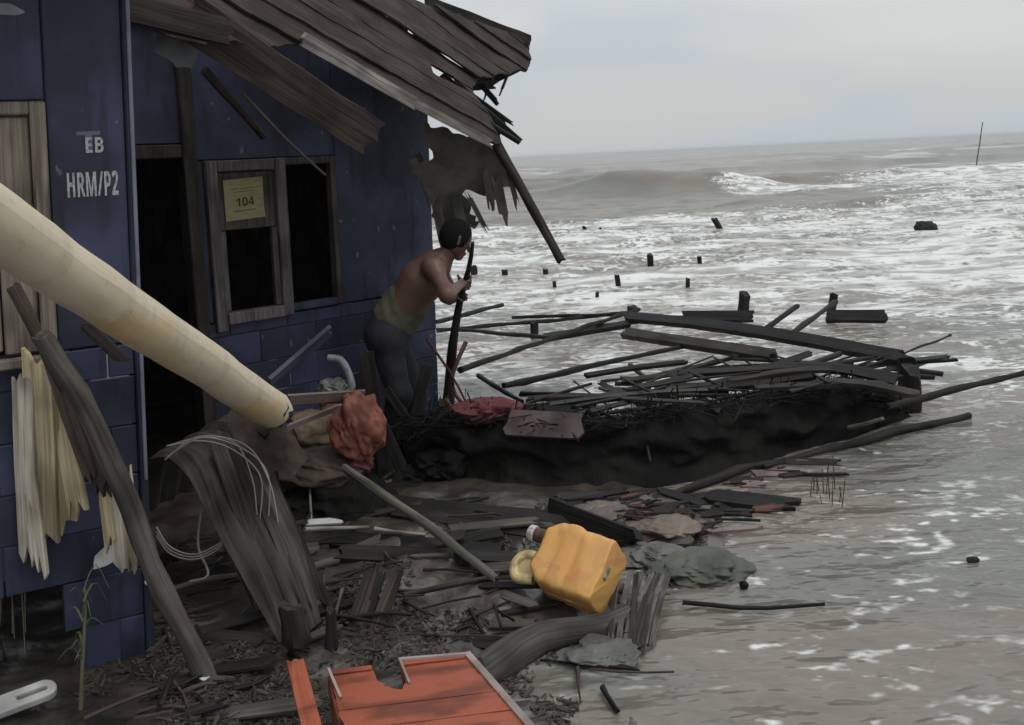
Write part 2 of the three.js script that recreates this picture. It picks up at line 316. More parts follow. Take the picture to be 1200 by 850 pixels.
function frameFrom(a, b, c) { const U = b.clone().sub(a).normalize(), N = U.clone().cross(c.clone().sub(a)).normalize(); return { O: a.clone(), U, V: N.clone().cross(U), N }; }
function toPlane(fr, list) { return list.map(([x, y]) => { const p = onPlane(x, y, fr.O, fr.N).sub(fr.O); return [p.dot(fr.U), p.dot(fr.V)]; }); }
// torn outline: every edge split and jittered
function torn(poly, amp, step, s = 1, skip = []) {
  const out = [];
  poly.forEach((p, i) => {
    const q = poly[(i + 1) % poly.length], L = Math.hypot(q[0] - p[0], q[1] - p[1]), n = skip.includes(i) ? 1 : Math.max(1, Math.round(L / step));
    for (let k = 0; k < n; k++) { const t = k / n, j = k ? amp * (hash2(i, k, s) + hash2(i, k >> 2, s + 3) - 1) : 0; out.push([lerp(p[0], q[0], t) - (q[1] - p[1]) / L * j, lerp(p[1], q[1], t) + (q[0] - p[0]) / L * j]); }
  });
  return out;
}
// a strip that follows a spine, with a side vector per point
function ribbon(spine, sides, th, m = 8, disp = () => 0) {
  const C = new THREE.CatmullRomCurve3(spine), S = new THREE.CatmullRomCurve3(sides), n = Math.max(10, spine.length * 6), pos = [], uv = [], idx = [], L = C.getLength();
  for (const f of [1, -1]) for (let i = 0; i <= n; i++) {
    const t = i / n, c = C.getPoint(t), T = C.getTangent(t), s = S.getPoint(t), N = T.clone().cross(s).normalize();
    for (let k = 0; k <= m; k++) { const q = k / m * 2 - 1, p = c.clone().addScaledVector(s, q).addScaledVector(N, f * th / 2 + disp(t, q)); pos.push(p.x, p.y, p.z); uv.push(q * s.length(), t * L); }
  }
  const W = m + 1, O = (n + 1) * W, qd = (a, b, c, d) => idx.push(a, b, c, b, d, c);
  for (let i = 0; i < n; i++) for (let k = 0; k < m; k++) { const A = i * W + k; qd(A, A + 1, A + W, A + W + 1); qd(O + A + 1, O + A, O + A + W + 1, O + A + W); }
  for (let i = 0; i < n; i++) { const A = i * W, B = A + m; qd(O + A, A, O + A + W, A + W); qd(B, O + B, B + W, O + B + W); }
  for (let k = 0; k < m; k++) { qd(O + k + 1, k + 1, O + k, k); const B = n * W + k; qd(O + B, B, O + B + 1, B + 1); }
  return mk(pos, uv, idx);
}
function lump(c, rx, ry, rz, s, amp = 0.3, det = 4, yaw = 0) {
  det = det * 4;
  const g = new THREE.IcosahedronGeometry(1, det), p = g.attributes.position, q = V3();
  for (let i = 0; i < p.count; i++) {
    q.fromBufferAttribute(p, i); const r1 = 1 - Math.abs(2 * fbm(q.x * 2.3 + q.y + s, q.z * 2.3 - q.y * 1.4, 3, s + 5) - 1), k = 1 + amp * (fbm(q.x * 1.7 + s, q.y * 1.7 + q.z * 1.3, 3, s) - 0.5) * 2 + amp * 0.55 * (r1 - 0.6) + amp * 0.2 * (fbm(q.x * 9 + q.y * 5, q.z * 9 + q.y * 4, 2, s) - 0.5);
    q.multiplyScalar(k); q.set(q.x * rx, q.y * ry, q.z * rz).applyAxisAngle(V3(0, 1, 0), yaw).add(c); p.setXYZ(i, q.x, q.y, q.z);
  }
  g.deleteAttribute('normal'); g.deleteAttribute('uv'); const h = weld(g); h.computeVertexNormals();
  const P2 = h.attributes.position, uv = []; for (let i = 0; i < P2.count; i++) uv.push(P2.getX(i) + P2.getZ(i) * 0.4, P2.getY(i) + P2.getZ(i) * 0.7);
  h.setAttribute('uv', new THREE.Float32BufferAttribute(uv, 2)); return h;
}
function weld(g) {
  const p = g.attributes.position, map = new Map(), pos = [], idx = [];
  for (let i = 0; i < p.count; i++) { const k = `${Math.round(p.getX(i) * 2e4)},${Math.round(p.getY(i) * 2e4)},${Math.round(p.getZ(i) * 2e4)}`; let n = map.get(k); if (n === undefined) { n = pos.length / 3; map.set(k, n); pos.push(p.getX(i), p.getY(i), p.getZ(i)); } idx.push(n); }
  const h = new THREE.BufferGeometry(); h.setAttribute('position', new THREE.Float32BufferAttribute(pos, 3)); h.setIndex(idx); return h;
}
const tube = (pts, r, n = 40, seg = 6) => new THREE.TubeGeometry(new THREE.CatmullRomCurve3(pts), n, r, seg);

// ------------------------------------------------------------------ naming helpers
const taken = new Map();
function numbered(n) { const k = taken.get(n) ?? 0; taken.set(n, k + 1); return k ? `${n}_${String(k).padStart(3, '0')}` : n; }
function tag(o, label, category, group) { o.userData.label = label; o.userData.category = category; if (group) o.userData.group = group; return o; }
function thing(name, label, category, base, group) { const o = new THREE.Group(); o.name = numbered(name); o.position.copy(base); scene.add(o); return tag(o, label, category, group); }
// geometry arrives in world metres; it is stored relative to its parent
function wpos(o) { const v = V3(); while (o && o !== scene) { v.add(o.position); o = o.parent; } return v; }
function part(name, geo, m, parent, label) {
  const w = wpos(parent), g = geo.clone().translate(-w.x, -w.y, -w.z), o = new THREE.Mesh(g, m); o.name = name; parent.add(o); o.castShadow = o.receiveShadow = true;
  if (label) o.userData.label = label; return o;
}
function solo(name, geo, m, label, category, base, group) {
  const o = new THREE.Mesh(geo.clone().translate(-base.x, -base.y, -base.z), m); o.name = numbered(name); o.position.copy(base); o.castShadow = o.receiveShadow = true; scene.add(o); return tag(o, label, category, group);
}
function struct(name, geo, m, kind = 'structure') { const o = new THREE.Mesh(geo, m); o.name = numbered(name); o.userData.kind = kind; o.castShadow = o.receiveShadow = true; scene.add(o); return o; }
const midBase = g => { g.computeBoundingBox(); const b = g.boundingBox; return V3((b.min.x + b.max.x) / 2, b.min.y, (b.min.z + b.max.z) / 2); };
const one = (name, geo, m, label, category, group) => solo(name, geo, m, label, category, midBase(geo), group);
const gy = (x, z) => Math.max(gh(x, z), waterH(x, z));
function onGround(px, py) { let y = 0.05, p; for (let k = 0; k < 6; k++) { p = G(px, py, y); y = gy(p.x, p.z); } p.y = y; return p; }

//@@SETTING
// ------------------------------------------------------------------ ground
{
  const xs = [], zs = [];
  const push = (arr, a, b, s) => { for (let v = a; v < b - 1e-6; v += s) arr.push(v); };
  push(xs, -70, -16, 6); push(xs, -16, -3.5, 0.35); push(xs, -3.5, 3.2, 0.028); push(xs, 3.2, 7, 0.3); xs.push(7);
  push(zs, -80, -16, 5); push(zs, -16, -9, 0.3); push(zs, -9, -2.4, 0.03); push(zs, -2.4, 8, 0.3); zs.push(8);
  const pos = [], uv = [], idx = [];
  for (const z of zs) for (const x of xs) { pos.push(x, gh(x, z), z); uv.push(x, z); }
  const W = xs.length; for (let j = 0; j < zs.length - 1; j++) for (let i = 0; i < W - 1; i++) { const a = j * W + i; idx.push(a, a + W, a + 1, a + 1, a + W, a + W + 1); }
  struct('muddy_shore', mk(pos, uv, idx), M.mud);
}
// ------------------------------------------------------------------ sea: one surface in three bands, the pattern continuous across them
{
  const rows = []; let d = 0.8;
  while (d < 62) { rows.push(d); d += 0.013 + 0.0030 * d; } const cut2 = rows.length - 1; while (d < 6500) { rows.push(d); d *= 1.014; } rows.push(6500);
  const ang = []; for (let a = -84; a < -29; a += 1.2) ang.push(a); for (let a = -29; a < 29; a += 0.17) ang.push(a); for (let a = 29; a <= 84; a += 1.2) ang.push(a);
  let cut1 = rows.findIndex(v => v > 13);
  const X0 = -3, X1 = 9, Z0 = -13.5, Z1 = -2.3, X2 = -7, X3 = 34, Z2 = -64, Z3 = -12.5;
  const wcol = (x, z) => {
    const n = fbm(x * 0.5, z * 1.1, 4, 101), g = sm(0.45, 0.62, fbm(x * 0.8 + 4, z * 1.3, 3, 103)), k = 0.85 + 0.35 * n;
    return [lerp(0.178, 0.155, g) * k, lerp(0.157, 0.152, g) * k, lerp(0.132, 0.130, g) * k];
  };
  const ftex = (w, h, x0, x1, z0, z1) => { const t = dataTex(w, h, (u, v) => { const x = lerp(x0, x1, u), z = lerp(z0, z1, v), f = foamAt(x, z), c = wcol(x, z); return [lerp(c[0], 0.74, f), lerp(c[1], 0.745, f), lerp(c[2], 0.73, f)]; }, true); t.wrapS = t.wrapT = THREE.MirroredRepeatWrapping; return t; };
  const bump = dataTex(512, 512, (u, v) => fbm(u * 10 + fbm(u * 4, v * 4, 2, 3, 4, 4), v * 22, 4, 111, 10, 22), false); bump.repeat.set(12 / 2.7, 11.2 / 2.7);
  const near = mat(1, 1, 1, { map: ftex(1280, 1024, X0, X1, Z0, Z1), rough: 0.2, bump, bs: 0.055 });
  const surf = mat(1, 1, 1, { map: ftex(1792, 1280, X2, X3, Z2, Z3), rough: 0.32 });
  const far = mat(0.135, 0.128, 0.112, { rough: 0.25 });
  const far2 = dataTex(512, 512, (u, v) => { const n = fbm(u * 8, v * 20, 5, 121, 8, 20), f = sm(0.66, 0.74, fbm(u * 10, v * 36, 4, 123, 10, 36)); const k = lerp(0.8, 1.15, n); return [lerp(0.168 * k, 0.42, f), lerp(0.153 * k, 0.42, f), lerp(0.131 * k, 0.41, f)]; }, true, 90);
  far.map = far2; far.color.setRGB(1, 1, 1);
  const band = (j0, j1, m, fx) => {
    const pos = [], uv = [], idx = [], W = ang.length;
    for (let j = j0; j <= j1; j++) for (const a of ang) {
      const t = a * Math.PI / 180, D = rows[j], c = Math.min(1, Math.cos(t) * 1.6), dd = D; // a fan of rows
      const x = Math.sin(t) * dd / Math.max(0.5, Math.cos(t)) * (Math.abs(a) > 60 ? 1 : 1), z = -Math.cos(t) * dd / Math.max(0.5, Math.cos(t));
      pos.push(x, waterH(x, z), z); uv.push(...fx(x, z));
    }
    for (let j = 0; j < j1 - j0; j++) for (let i = 0; i < W - 1; i++) { const k = j * W + i; idx.push(k, k + 1, k + W, k + 1, k + W + 1, k + W); }
    return struct('sea', mk(pos, uv, idx), m);
  };
  band(0, cut1, near, (x, z) => [(x - X0) / (X1 - X0), (z - Z0) / (Z1 - Z0)]);
  band(cut1, cut2, surf, (x, z) => [(x - X2) / (X3 - X2), (z - Z2) / (Z3 - Z2)]);
  band(cut2, rows.length - 1, far, (x, z) => [x, z]);
}

//@@HOUSE
// ------------------------------------------------------------------ the wrecked house
const fontLoader = new FontLoader();
const font = await fontLoader.loadAsync('fonts/droid/droid_sans_bold.typeface.json');
const D2R = Math.PI / 180;
function wallFrame(O, deg) { const U = V3(Math.sin(deg * D2R), 0, -Math.cos(deg * D2R)), N = V3(Math.cos(deg * D2R), 0, Math.sin(deg * D2R)); return { O, U, V: V3(0, 1, 0), N }; }
const A = G(172, 772, 0.08);
const W1 = wallFrame(A.clone(), 60), W2 = wallFrame((() => { const p = P(235, 400, 6.0); p.y = 0.05; return p; })(), 47);
// the wreck leans: its uprights are tilted along the wall
W1.V = onPlane(143, 60, W1.O, W1.N).sub(W1.O).normalize(); W2.V = V3(0, 1, 0).addScaledVector(W2.U, 0.03).normalize();
const vOf = (fr, px, py) => onPlane(px, py, fr.O, fr.N).sub(fr.O).y / fr.V.y;
const uOf = (fr, px, py) => { const p = onPlane(px, py, fr.O, fr.N).sub(fr.O); return p.addScaledVector(fr.V, -p.y / fr.V.y).dot(fr.U); };
const onW = (fr, u, v, n = 0) => fr.O.clone().addScaledVector(fr.U, u).addScaledVector(fr.V, v).addScaledVector(fr.N, n);
// a chamfered slab on a wall frame, u0..u1, v0..v1, from depth n0 (back) to n1 (front)
function slab(fr, u0, u1, v0, v1, n0, n1, c = 0.006) {
  const g = chamfer(u1 - u0, v1 - v0, n1 - n0, Math.min(c, (u1 - u0) / 3, (v1 - v0) / 3, Math.abs(n1 - n0) / 3));
  { const t = g.attributes.uv, a = hash2(Math.round(u0 * 97), Math.round(v0 * 89), 3) * 9, b = hash2(Math.round(u0 * 83), Math.round(v0 * 71), 5) * 9; for (let i = 0; i < t.count; i++) t.setXY(i, t.getX(i) + a, t.getY(i) + b); }
  g.translate((u0 + u1) / 2, (v0 + v1) / 2, (n0 + n1) / 2);
  const m = new THREE.Matrix4().makeBasis(fr.U, fr.V, fr.N).setPosition(fr.O); g.applyMatrix4(m); return g;
}
const house = thing('wooden_house', 'wrecked dark blue beach house with torn brown roof', 'house', A.clone());
function grp(name, parent, label) { const o = new THREE.Group(); o.name = name; parent.add(o); if (label) o.userData.label = label; return o; }
function blocks(fr, wallPart, u0, u1, v1, skip, m = M.paint) {
  const H = 0.195, L = 0.40; let c = 0;
  for (let v = 0; v < v1 - 0.02; v += H, c++) for (let u = u0 - (c % 2) * L / 2; u < u1; u += L) {
    const a = Math.max(u, u0), b = Math.min(u + L, u1); if (b - a < 0.05) continue;
    const t = Math.min(v + H, v1); if (skip && skip((a + b) / 2, (v + t) / 2)) continue;
    const pr = 0.004 * (hash2(c, Math.round(u * 10), 3) - 0.5);
    part('block', slab(fr, a + 0.003, b - 0.003, v + 0.003, t - 0.003, -0.06, 0.003 + pr, 0.003), m, wallPart);
  }
}
// front wall (the one with the lettering)
const u1L = -2.9, v1Top = 2.75, vSill = vOf(W1, 100, 409);
{
  const uh = uOf(W1, 98, 700), vh0 = vOf(W1, 60, 672), gone = (u, v) => u < uh && v < vh0;
  const w = part('wall', slab(W1, u1L, uh - 0.002, vh0, vSill, -0.12, -0.004), M.mortar, house);
  part('wall', slab(W1, uh, -0.02, 0.0, vSill, -0.12, -0.004), M.mortar, house);
  blocks(W1, w, u1L, 0, vSill, gone);
  const uw = uOf(W1, 62, 300), uw0 = uw - 0.85, vt = vOf(W1, 40, 118);
  part('wall_board', slab(W1, uw, 0, vSill + 0.004, v1Top, -0.05, 0.002), M.paint, house);
  part('wall_board', slab(W1, uw0, uw - 0.003, vt, v1Top, -0.05, 0.004), M.paint, house);
  part('wall_board', slab(W1, u1L, uw0 - 0.003, vSill + 0.004, v1Top, -0.05, 0.001), M.paint, house);
  // shuttered window
  const sh = grp('shuttered_window', house, 'window closed with weathered tan vertical boards');
  const fw = 0.055;
  part('frame', slab(W1, uw - fw, uw - 0.003, vSill + 0.006, vt - 0.003, -0.04, 0.03), M.shutter, sh); part('frame', slab(W1, uw0 + 0.003, uw0 + fw, vSill + 0.006, vt - 0.003, -0.04, 0.03), M.shutter, sh);
  part('frame', slab(W1, uw0 + fw + 0.002, uw - fw - 0.002, vt - 0.05, vt - 0.004, -0.04, 0.028), M.shutter, sh); part('sill', slab(W1, uw0 - 0.02, uw + 0.02, vSill - 0.035, vSill + 0.002, 0.008, 0.06), M.shutter, sh);
  let u = uw - fw - 0.004; const bw = 0.118; for (let k = 0; k < 6; k++) { const b = u - k * (bw + 0.007); const lo = vSill + 0.01 + 0.03 * rnd(), hi = vt - 0.055; part('shutter_board', slab(W1, Math.max(b - bw, uw0 + fw + 0.003), b, lo, hi, -0.035, 0.004 + 0.008 * rnd()), M.shutter, sh); }
  part('corner_post', slab(W1, -0.002, 0.03, 0, v1Top, -0.10, 0.022), M.paint, house);
  part('corner_trim', slab(W1, 0.012, 0.026, 0.75, v1Top - 0.1, 0.024, 0.032, 0.003), mat(0.17, 0.18, 0.24, { map: TX.blotch, rough: 0.7 }), house);
  // lettering
  const put = (txt, px0, py0, px1, py1, m, wide) => {
    const ua = uOf(W1, px0, py1), ub = uOf(W1, px1, py1), va = vOf(W1, (px0 + px1) / 2, py1), vb = vOf(W1, (px0 + px1) / 2, py0);
    const g = new TextGeometry(txt, { font, size: 1, depth: 0.001, curveSegments: 4 }); g.computeBoundingBox(); const b = g.boundingBox;
    g.translate(-b.min.x, -b.min.y, 0); g.scale((ub - ua) / (b.max.x - b.min.x), (vb - va) / (b.max.y - b.min.y), 1.5);
    g.translate(ua, va, wide ?? 0.003); g.applyMatrix4(new THREE.Matrix4().makeBasis(W1.U, W1.V, W1.N).setPosition(W1.O)); part('lettering', g, m, house, 'pale grey hand-painted lettering');
  };
  put('HRM/P2', 79, 201, 139, 230, M.letter); put('EB', 100, 161, 121, 179, M.letter, 0.007); put('T', 90, 154, 118, 178, mat(0.13, 0.14, 0.17, { rough: 0.8 }));
  // side wall behind the corner and a closed dark room
  const back = onW(W2, uOf(W2, 150, 450) - 0.35, 0);
  const sw = frameFrom(onW(W1, -0.06, 0, -0.13), V3(back.x, onW(W1, 0, 0).y, back.z), onW(W1, -0.06, 1, -0.13));
  const Ls = V3(back.x, 0, back.z).sub(V3(sw.O.x, 0, sw.O.z)).length() - 0.1; part('side_wall', slab(sw, 0, Ls, 0, 2.7, -0.06, 0), M.interior, house);
  part('back_wall', slab(W1, u1L, -1.3, 0, 2.7, -2.2, -2.1), M.interior, house); part('side_wall', slab(W1, u1L - 0.1, u1L - 0.02, 0, 2.7, -2.2, 0), M.interior, house);
  part('ceiling', slab(W1, u1L, -0.9, 2.72, 2.76, -2.1, -0.13), M.interior, house); part('floor', slab(W1, u1L, -0.5, 0.0, 0.06, -2.0, -0.3), M.interior, house);
}
// recessed wall with the door opening and the two windows
{
  const py = 300, ud0 = uOf(W2, 148, py) - 0.5, ud1 = uOf(W2, 222, py), uwa = uOf(W2, 246, py), uwb = uOf(W2, 338, py), uwc = uOf(W2, 398, py), ue = uOf(W2, 508, py);
  const vs = vOf(W2, 295, 372), vh = vOf(W2, 290, 186), vt = 2.8;
  const w = part('wall', slab(W2, ud1 + 0.03, ue, 0, vs - 0.01, -0.12, -0.004), M.mortar, house);
  blocks(W2, w, ud1 + 0.02, ue, vs - 0.008, null, M.paint);
  part('wall_board', slab(W2, uwc, ue, vs + 0.0, vt, -0.06, 0.002), M.paint, house);
  part('wall_board', slab(W2, ud1 + 0.09, uwc - 0.003, vh, vt, -0.06, 0.004), M.paint, house);
  part('wall_board', slab(W2, ud1 + 0.09, uwa - 0.003, vs, vh - 0.003, -0.06, 0.001), M.paint, house);
  part('wall_board', slab(W2, ud0 - 0.6, ud1 + 0.03, 2.12, vt, -0.06, 0), M.paint, house);
  part('wall_board', slab(W2, ud0 - 0.6, ud0 + 0.3, 0, 2.117, -0.06, 0), M.paint, house);
  const dr = grp('door_opening', house, 'open doorway into the dark interior');
  part('door_frame', slab(W2, ud1, ud1 + 0.085, 0, vt - 0.02, -0.08, 0.025), M.greyDark, dr); part('door_frame', slab(W2, ud0 + 0.303, ud1 - 0.003, 2.04, 2.115, -0.07, 0.02), M.greyDark, dr);
  // window one
  const wn = grp('window', house, 'mauve-grey framed window with a brown panel above the open pane'), f = 0.07;
  part('frame', slab(W2, uwa, uwa + f, vs - 0.06, vh - 0.003, -0.07, 0.035), M.frame, wn); part('frame', slab(W2, uwb - f, uwb, vs - 0.02, vh - 0.003, -0.07, 0.035), M.frame, wn);
  part('frame', slab(W2, uwa + f + 0.002, uwb - f - 0.002, vh - 0.07, vh - 0.005, -0.07, 0.03), M.frame, wn); part('sill', slab(W2, uwa + f + 0.002, uwb - f - 0.002, vs - 0.02, vs + 0.05, -0.05, 0.05), M.frame, wn);
  const vm = vOf(W2, 292, 268);
  part('panel', slab(W2, uwa + f + 0.002, uwb - f - 0.002, vm, vh - 0.074, -0.03, 0.0), M.darkPanel, wn);
  part('sash', slab(W2, uwa + f + 0.003, uwa + f + 0.04, vs + 0.054, vm - 0.003, -0.03, 0.012), M.frame, wn); part('sash', slab(W2, uwb - f - 0.04, uwb - f - 0.003, vs + 0.054, vm - 0.003, -0.03, 0.012), M.frame, wn);
  // window two
  const w2 = grp('window', house, 'second dark window beside the framed one');
  part('frame', slab(W2, uwc - 0.042, uwc - 0.002, vs, vh - 0.004, -0.05, 0.015), M.darkPanel, w2);
  part('frame', slab(W2, uwb + 0.004, uwc - 0.045, vh - 0.047, vh - 0.004, -0.05, 0.015), M.darkPanel, w2); part('sill', slab(W2, uwb + 0.004, uwc - 0.045, vs, vs + 0.047, -0.05, 0.02), M.paint, w2);
  // room behind
  const y0 = W2.O.y, c0 = onW(W2, ue - 0.02, 0, -0.14), c1 = P(494, 400, 9.6), c2 = P(40, 400, 9.6), c3 = onW(W2, ud0 - 0.62, 0, -0.02); c1.y = c2.y = c3.y = c0.y = y0;
  const run = (a, b, m) => part('room_wall', slab(frameFrom(a, b, a.clone().add(V3(0, 1, 0))), 0, a.distanceTo(b), 0, 2.78, -0.03, 0.03), m, house);
  run(c0, c1, M.paint); run(c1.clone().add(V3(-0.05, 0, 0)), c2, M.interior); run(c2.clone().add(V3(0, 0, 0.06)), c3, M.interior);
  const flat = (y, th) => sheet({ O: V3(0, y, 0), U: V3(1, 0, 0), V: V3(0, 0, -1), N: V3(0, 1, 0) }, [c0, c1, c2, c3].map(p => [p.x, -p.z]), [], 0.12, th);
  part('ceiling', flat(y0 + 2.76, 0.03), M.interior, house); part('floor', flat(y0 + 0.04, 0.04), M.interior, house);
  // paper notice on the upper panel
  const qa = uOf(W2, 262, 232), qb = uOf(W2, 308, 232), va = vOf(W2, 285, 257), vb = vOf(W2, 285, 209);
  const c = document.createElement('canvas'); c.width = 256; c.height = 256; const x = c.getContext('2d');
  x.fillStyle = '#d9cf9a'; x.fillRect(0, 0, 256, 256); for (let k = 0; k < 500; k++) { x.fillStyle = k % 2 ? 'rgba(120,105,60,0.05)' : 'rgba(255,250,215,0.06)'; x.fillRect(rnd() * 250, rnd() * 250, rr(5, 60), rr(3, 25)); }
  x.fillStyle = '#5c532f'; x.font = 'bold 74px sans-serif'; x.textAlign = 'center'; x.fillText('104', 132, 172); x.fillStyle = 'rgba(90,80,45,0.55)'; x.fillRect(50, 196, 150, 8); x.fillRect(44, 60, 170, 5); x.fillRect(60, 78, 140, 5);
  const t = new THREE.CanvasTexture(c); t.colorSpace = THREE.SRGBColorSpace;
  const pos = [], uv = [], idx = [], n = 8; for (let j = 0; j <= n; j++) for (let i = 0; i <= n; i++) { const p = onW(W2, lerp(qa, qb, i / n), lerp(va, vb, j / n) + 0.012 * (i / n - 0.5), 0.006 + 0.012 * sm(0.4, 0, j / n) * vn(i * 0.5, 1, 3) + 0.004 * vn(i * 0.6, j * 0.6, 9)); pos.push(p.x, p.y, p.z); uv.push(i / n, j / n); }
  for (let j = 0; j < n; j++) for (let i = 0; i < n; i++) { const k = j * (n + 1) + i; idx.push(k, k + 1, k + n + 1, k + 1, k + n + 2, k + n + 1); }
  one('paper_notice', mk(pos, uv, idx), mat(0.42, 0.42, 0.42, { map: t, rough: 0.9 }), 'square yellowed paper notice stuck on the window panel', 'notice');
}
// roof
{
  const roof = grp('roof', house, 'brown rusted sheet roof, torn and sagging towards the sea');
  const fr = frameFrom(P(358, 45, 5.6), P(570, 165, 6.6), P(618, 50, 8.3));
  const outl = [[95, -8], [130, 8], [165, 30], [205, 50], [235, 58], [270, 52], [310, 62], [340, 50], [358, 47], [420, 84], [480, 118], [530, 146], [566, 168], [585, 170], [578, 150], [572, 137], [560, 122], [553, 112], [556, 100], [572, 92], [585, 86], [603, 83], [617, 84], [621, 50], [600, 41], [560, 27], [520, 13], [480, -1], [420, -22], [300, -60], [150, -110], [40, -90]];
  const hole = toPlane(fr, [[502, 77], [508, 79], [530, 92], [552, 112], [544, 108], [520, 96], [505, 89]]);
  const base = torn(toPlane(fr, outl), 0.03, 0.09, 5, [26, 27, 28, 29, 30, 31]);
  // lapped boards run along the eave, each clipped from the torn outline
  const clipV = (poly, c, above) => { const out = []; for (let i = 0; i < poly.length; i++) { const a = poly[i], b = poly[(i + 1) % poly.length], ia = above ? a[1] >= c : a[1] <= c, ib = above ? b[1] >= c : b[1] <= c; if (ia) out.push(a); if (ia !== ib) { const t = (c - a[1]) / (b[1] - a[1]); out.push([lerp(a[0], b[0], t), c]); } } return out; };
  const vs = base.map(p => p[1]), vMin = Math.min(...vs), vMax = Math.max(...vs), BW = 0.17;
  for (let k = 0; vMin + k * BW < vMax; k++) {
    const a = vMin + k * BW, w = BW + 0.05; let pl = clipV(clipV(base, a, true), a + w, false); if (pl.length < 3) continue;
    pl = torn(pl, 0.010, 0.05, 60 + k); const ph = hash2(k, 5, 7), sag = 0.03 * (ph - 0.5);
    part('roof_board', sheet(fr, pl, [hole], 0.03, 0.014, (u, v) => 0.016 * (1 - (v - a) / w) + sag * Math.sin(u * 1.3 + k) + 0.06 * (fbm(u * 1.1, v * 1.1, 3, 131) - 0.5) + 0.012 * (fbm(u * 5, v * 9 + k, 2, 133) - 0.5)), M.roofBoard, roof);
  }
  for (const [a, b, c, d, D, e] of [[560, 118, 590, 140, 7.0, 6.9], [566, 128, 600, 158, 6.9, 6.8], [545, 102, 572, 100, 7.5, 7.6], [560, 95, 575, 112, 7.6, 7.5], [598, 80, 590, 100, 8.1, 8.0], [580, 84, 572, 104, 7.9, 7.8]]) part('splinter', plank(P(a, b, D), P(c, d, e), rr(0.03, 0.06), 0.012, V3(0.3, 1, 0.3), { jag: 0.09, m: 5 }), M.dark, roof);
  for (const [a, b, c, d] of [[508, 225, 520, 285], [536, 240, 545, 276], [552, 235, 566, 262], [583, 215, 590, 250], [597, 205, 604, 232], [490, 185, 504, 232], [515, 255, 526, 282], [570, 205, 575, 236]]) part('splinter', plank(P(a, b, 6.75), P(c, d, 6.78), rr(0.03, 0.07), 0.008, V3(1, 0.2, 0.2), { jag: 0.08, m: 6 }), M.sheetGrey, roof);
  // fascia along the broken ridge end
  part('fascia_board', plank(P(500, 8, 7.35), P(619, 52, 8.28), 0.14, 0.03, V3(0, 1, 0.1), { jag: 0.02 }), M.dark, roof);
  part('fascia_board', plank(P(612, 66, 8.2), P(556, 92, 7.9), 0.20, 0.03, V3(0, 1, 0.3), { jag: 0.12, m: 8 }), M.dark, roof);
  part('fascia_board', plank(P(575, 62, 8.0), P(540, 100, 7.6), 0.22, 0.02, V3(0.3, 1, 0.3), { jag: 0.14, m: 8 }), M.black, roof);
  part('eave_batten', plank(P(357, 47, 5.52), P(484, 120, 6.06), 0.07, 0.03, V3(0, 1, 0.4), { jag: 0.03 }), wood(0.52, 0.47, 0.43), roof, 'pale bare batten along the sagging eave');
  part('eave_batten', plank(P(486, 121, 6.08), P(572, 166, 6.5), 0.055, 0.03, V3(0, 1, 0.4), { jag: 0.05 }), M.pale, roof);
  part('rafter', stick([P(552, 118, 7.0), P(580, 140, 6.9)], 0.022, 0.018), M.black, roof); part('rafter', stick([P(555, 135, 6.8), P(609, 168, 6.7)], 0.024, 0.02), M.black, roof); part('rafter', stick([P(520, 90, 7.1), P(562, 128, 6.9)], 0.03, 0.022), M.black, roof);
  // the short eave over the front wall and rafters under it
  const e0 = onW(W1, u1L, 2.82, 0.55), ef = frameFrom(e0, onW(W1, 0.6, 2.82, 0.55), onW(W1, u1L, 3.15, -1.2));
  part('roofing_sheet', sheet(ef, [[0, 0], [u1L * -1 + 0.1, 0.0], [u1L * -1 + 0.1, 1.7], [0, 1.7]], [], 0.12, 0.006, (u, v) => 0.01 * Math.sin(u * 40) + 0.05 * (fbm(u, v, 2, 3) - 0.5)), M.rust, roof);
  for (let k = 0; k < 5; k++) { const u = u1L + 0.3 + k * 0.62; part('rafter', plank(onW(W1, u, 2.80, 0.5), onW(W1, u, 3.07, -1.1), 0.09, 0.045, V3(0, 1, 0)), M.greyDark, roof); }
  part('rafter', plank(onW(W2, -1.3, 2.84, 0.02), onW(W2, 1.6, 2.84, 0.02), 0.1, 0.05, V3(0, 1, 0)), M.dark, roof);
  // torn sheet left hanging from the eave end
  const hf = frameFrom(P(500, 145, 6.45), P(596, 175, 6.75), P(520, 270, 6.9));
  const ho = [[497, 140], [520, 150], [548, 160], [575, 168], [592, 178], [600, 195], [608, 216], [596, 221], [588, 220], [592, 238], [586, 243], [579, 234], [577, 222], [560, 227], [543, 231], [552, 244], [563, 258], [556, 267], [548, 262], [541, 270], [531, 262], [522, 273], [512, 262], [505, 240], [492, 214], [476, 190], [490, 186], [502, 192], [508, 180], [500, 165]];
  part('hanging_sheet', sheet(hf, torn(toPlane(hf, ho), 0.045, 0.035, 8), [], 0.02, 0.004, (u, v) => 0.09 * (fbm(u * 2.5, v * 2.5, 3, 15) - 0.5) + 0.03 * Math.sin(u * 18)), M.sheetGrey, roof, 'ragged torn sheet hanging from the eave end');
}
one('fallen_pole', stick([P(583, 168, 6.72), P(620, 240, 6.66), P(657, 306, 6.6)], 0.034, 0.03, { crook: 0.5 }), M.greyDark, 'dark mottled pole dangling from the torn roof corner over the sea', 'pole');
one('fallen_board', plank(P(222, 20, 4.9), P(434, 160, 5.7), 0.20, 0.025, V3(0.1, 1, 0.5), { jag: 0.06, m: 6, bend: 0.05 }), M.brown, 'wide brown board slanting down under the eave across the blue wall', 'board');
one('fallen_board', plank(P(80, -8, 4.2), P(262, 36, 4.9), 0.11, 0.03, V3(0, 1, 0.2), { jag: 0.05 }), M.greyDark, 'weathered grey eave board above the doorway', 'board');
